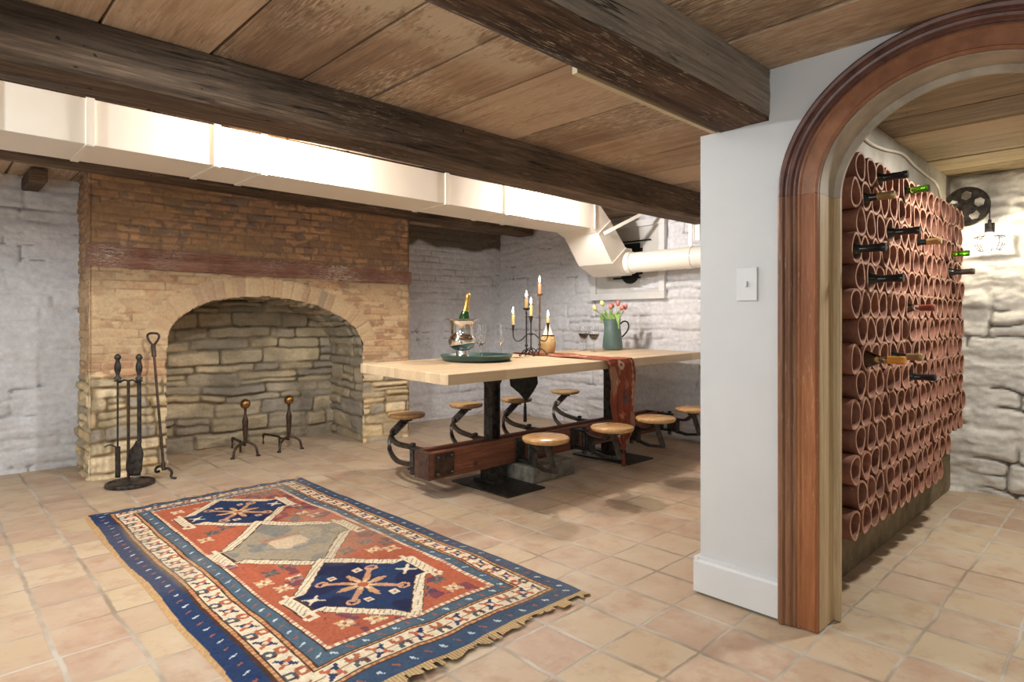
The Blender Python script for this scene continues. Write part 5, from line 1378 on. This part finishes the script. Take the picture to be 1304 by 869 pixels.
for row in range(14):
    ncol = 12 if row == 0 else (13 if row == 1 else 16)
    for c in range(ncol):
        x = RX0+(0.5*DD if row % 2 else 0)+c*DD+rng.uniform(-0.002, 0.002); z = RZ0+row*RH+rng.uniform(-0.002, 0.002)
        yf_ = 0.798+rng.choice([0, 0, 0, 0, 0.002, -0.002, 0.004, -0.005])+rng.uniform(-0.001, 0.001)
        if proto is None:
            proto = bpy.data.objects.new('clay_tube', tmesh[0]); o = proto
        else:
            o = proto.copy(); o.data = tmesh[rng.randrange(6)]
        COL.objects.link(o)
        o.location = (x, yf_, z); o.rotation_euler = (0, rng.uniform(0, 6.28), 0)
        tag(o, 'terracotta tube of the wine rack, %s row from the bottom, %s from the archway' % (ORD[row+1], ORD[c+1]), 'clay tube', 'terracotta tubes of the wine rack')
        slots[(row, c)] = (x, yf_, z)

# bottles lying in the tubes, necks towards the room
def proj(x, y, z):
    d = x*math.cos(YAW)+y*math.sin(YAW); l = x*math.sin(YAW)-y*math.cos(YAW); return 652+790*l/d, 410+(1.1-z)*790/d
def rack_bottle(px, py, body, foil, prot, label, foilfrac=0.75):
    best = min(slots.items(), key=lambda kv: (proj(*kv[1])[0]-px)**2+(proj(*kv[1])[1]-py)**2*1.0)
    x, y, z = best[1]; del slots[best[0]]
    t = thing('wine_bottle', label, 'bottle', (x, y, z-0.008), 0, 'bottles lying in the clay tubes')
    R = Matrix.Rotation(PI/2, 3, 'X')         # +z -> -y
    p = prot
    MB().lathe([(0.0001, -0.235), (0.036, -0.235), (0.0375, -0.225), (0.0375, p-0.150), (0.032, p-0.125), (0.018, p-0.095), (0.0145, p-0.08), (0.0142, p-0.004), (0.0001, p-0.004)], 20, (0, 0, 0), R).build('bottle_body', body, t, True, 60)
    MB().lathe([(0.0152, p-0.08*foilfrac), (0.0150, p-0.02), (0.0165, p-0.018), (0.0165, p-0.006), (0.0150, p), (0.0001, p+0.0005)], 18, (0, 0, 0), R).build('capsule', foil, t, True, 60)
BG = M['blackglass']
rack_bottle(1122, 232, BG, M['foil_black'], 0.10, 'black capped wine bottle near the top of the rack, left of the green bottle')
rack_bottle(1160, 240, M['limeglass'], M['limeglass'], 0.09, 'bright green glass bottle near the top of the rack')
rack_bottle(1103, 256, BG, M['foil_tan'], 0.10, 'wine bottle with a tan capsule in the upper left of the rack')
rack_bottle(1135, 297, BG, M['foil_black'], 0.11, 'black capped bottle just below and left of the upper rack middle')
rack_bottle(1168, 304, BG, M['foil_tan'], 0.09, 'bottle with a gold brown capsule right beside a black capped one')
rack_bottle(1092, 323, BG, M['foil_black'], 0.10, 'black capped bottle in the tube column closest to the archway')
rack_bottle(1108, 359, BG, M['foil_black'], 0.115, 'black glass bottle with its shoulder showing, middle left of the rack')
rack_bottle(1161, 393, M['clear'], M['foil_red'], 0.10, 'clear bottle with a reddish capsule in the middle of the rack')
rack_bottle(1105, 460, M['oliveglass'], M['foil_orange'], 0.13, 'clear yellowish bottle with an orange capsule low on the rack')
rack_bottle(1143, 456, BG, M['foil_tan'], 0.11, 'dark bottle with a gold capsule right of the orange capped one')
rack_bottle(1166, 482, BG, M['foil_black'], 0.10, 'black capped bottle lowest on the rack')
rack_bottle(1212, 331, M['limeglass'], M['limeglass'], 0.08, 'green glass bottle at the far end of the rack')
rack_bottle(1208, 352, BG, pr('brown_foil', L(70, 56, 46), 0.5), 0.11, 'brown capped bottle at the far end of the rack, below the green one')

# ------------------------------------------------------------------ cable, switch, wall lamp
def P3(px, Yp, z=None):
    l = (px-652)/790.0; r0 = math.cos(YAW)+l*math.sin(YAW); r1 = math.sin(YAW)-l*math.cos(YAW); return Yp/r1*r0
cp = []
for x, z in ((2.70, 2.02), (2.95, 1.965), (3.2, 1.935), (3.45, 1.95), (3.75, 1.985), (3.98, 1.965), (4.20, 1.955), (4.45, 1.945), (4.56, 1.90), (4.60, 1.80)): cp.append((x, 0.922, z))
tag(MB().tube(catmull(cp, 6), 0.007, 8).build('electrical_cable', M['wire'], None, True), 'white cable along the wall above the clay tube rack', 'cable')
sw = thing('light_switch', 'white wall switch plate beside the arched doorway', 'switch', (2.30, 1.083, 1.244))
MB().box((-0.004, 0, 0), (0.008, 0.082, 0.128), bev=0.003).build('plate', M['trimwhite'], sw)
MB().box((-0.011, 0, 0), (0.012, 0.010, 0.022), bev=0.002).build('toggle', M['trimwhite'], sw)
# pulley lamp
lm = thing('wall_lamp', 'industrial wall lamp with a pierced black pulley wheel and glowing wire cage bulb', 'lamp', (4.86, 0.824, 1.826))
def pulley():
    bm = bmesh.new(); R = 0.118; n = 60
    def ring(r, cx_, cz_, k, ph=0): return [(cx_+r*math.cos(2*PI*i/k+ph), cz_+r*math.sin(2*PI*i/k+ph)) for i in range(k)]
    edges = []
    loops = [ring(R, 0, 0, n), ring(0.008, 0, 0, 12)]+[ring(0.030, 0.070*math.cos(a), 0.070*math.sin(a), 6, a) for a in [PI/2+k*2*PI/5 for k in range(5)]]
    for lp_ in loops:
        vs = [bm.verts.new((0, a, b)) for a, b in lp_]
        for i in range(len(vs)): edges.append(bm.edges.new((vs[i], vs[(i+1) % len(vs)])))
    bmesh.ops.triangle_fill(bm, use_beauty=True, use_dissolve=False, edges=edges)
    # drop faces inside holes
    for f in list(bm.faces):
        c = f.calc_center_median()
        if any(math.hypot(c.y-0.070*math.cos(a), c.z-0.070*math.sin(a)) < 0.024 for a in [PI/2+k*2*PI/5 for k in range(5)]) and all(math.hypot(v.co.y-0.070*math.cos(a), v.co.z-0.070*math.sin(a)) < 0.032 for a in [min([PI/2+k*2*PI/5 for k in range(5)], key=lambda q: math.hypot(c.y-0.070*math.cos(q), c.z-0.070*math.sin(q)))] for v in f.verts): bm.faces.remove(f)
    r = bmesh.ops.extrude_face_region(bm, geom=bm.faces[:])
    for v in [e for e in r['geom'] if isinstance(e, bmesh.types.BMVert)]: v.co.x -= 0.012
    bmesh.ops.recalc_face_normals(bm, faces=bm.faces)
    me = bpy.data.meshes.new('pulley_wheel'); bm.to_mesh(me); bm.free(); me.materials.append(M['iron'])
    o = bpy.data.objects.new('pulley_wheel', me); COL.objects.link(o); o.parent = lm; o.location = (-0.075, 0, 0)
    return o
pulley()
MB().tube([(-0.081+0.0, 0.118*math.cos(a), 0.118*math.sin(a)) for a in [2*PI*k/40 for k in range(40)]], 0.007, 8, closed=True).build('rim', M['iron'], lm, True)
MB().tube([(0.02, 0, 0), (-0.09, 0, 0)], 0.014, 12).tube([(0.03, 0, 0), (-0.0, 0, 0)], 0.035, 16).build('axle', M['iron'], lm, True, 40)
Lx, Ly = -0.081, -0.118
MB().tube([(Lx, Ly, 0), (Lx, Ly, -0.115)], 0.0035, 6).build('cord', M['iron'], lm)
MB().tube([(Lx, Ly, -0.095), (Lx, Ly, -0.12)], 0.009, 10).tube([(Lx, Ly, -0.118), (Lx, Ly, -0.175)], 0.026, 16).build('socket', M['iron'], lm, True, 40)
MB().lathe([(0.0001, -0.178), (0.013, -0.178), (0.018, -0.195), (0.032, -0.225), (0.032, -0.245), (0.018, -0.268), (0.0001, -0.274)][::-1], 18, (Lx, Ly, 0)).build('bulb', M['bulb'], lm, True)
cg = MB()
rings = [(0.022, -0.172), (0.076, -0.205), (0.076, -0.250), (0.055, -0.285)]
for k in range(8):
    a = 2*PI*k/8; cg.tube([(Lx+r*math.cos(a), Ly+r*math.sin(a), z) for r, z in rings], 0.0022, 5)
for r, z in rings[1:]:
    cg.tube([(Lx+r*math.cos(2*PI*k/24), Ly+r*math.sin(2*PI*k/24), z) for k in range(24)], 0.0022, 5, closed=True)
cg.build('wire_cage', M['iron'], lm)
point('wall_lamp_light', (4.86+Lx-0.02, 0.824+Ly, 1.826-0.225), 15, (1.0, 0.88, 0.62), 0.03)
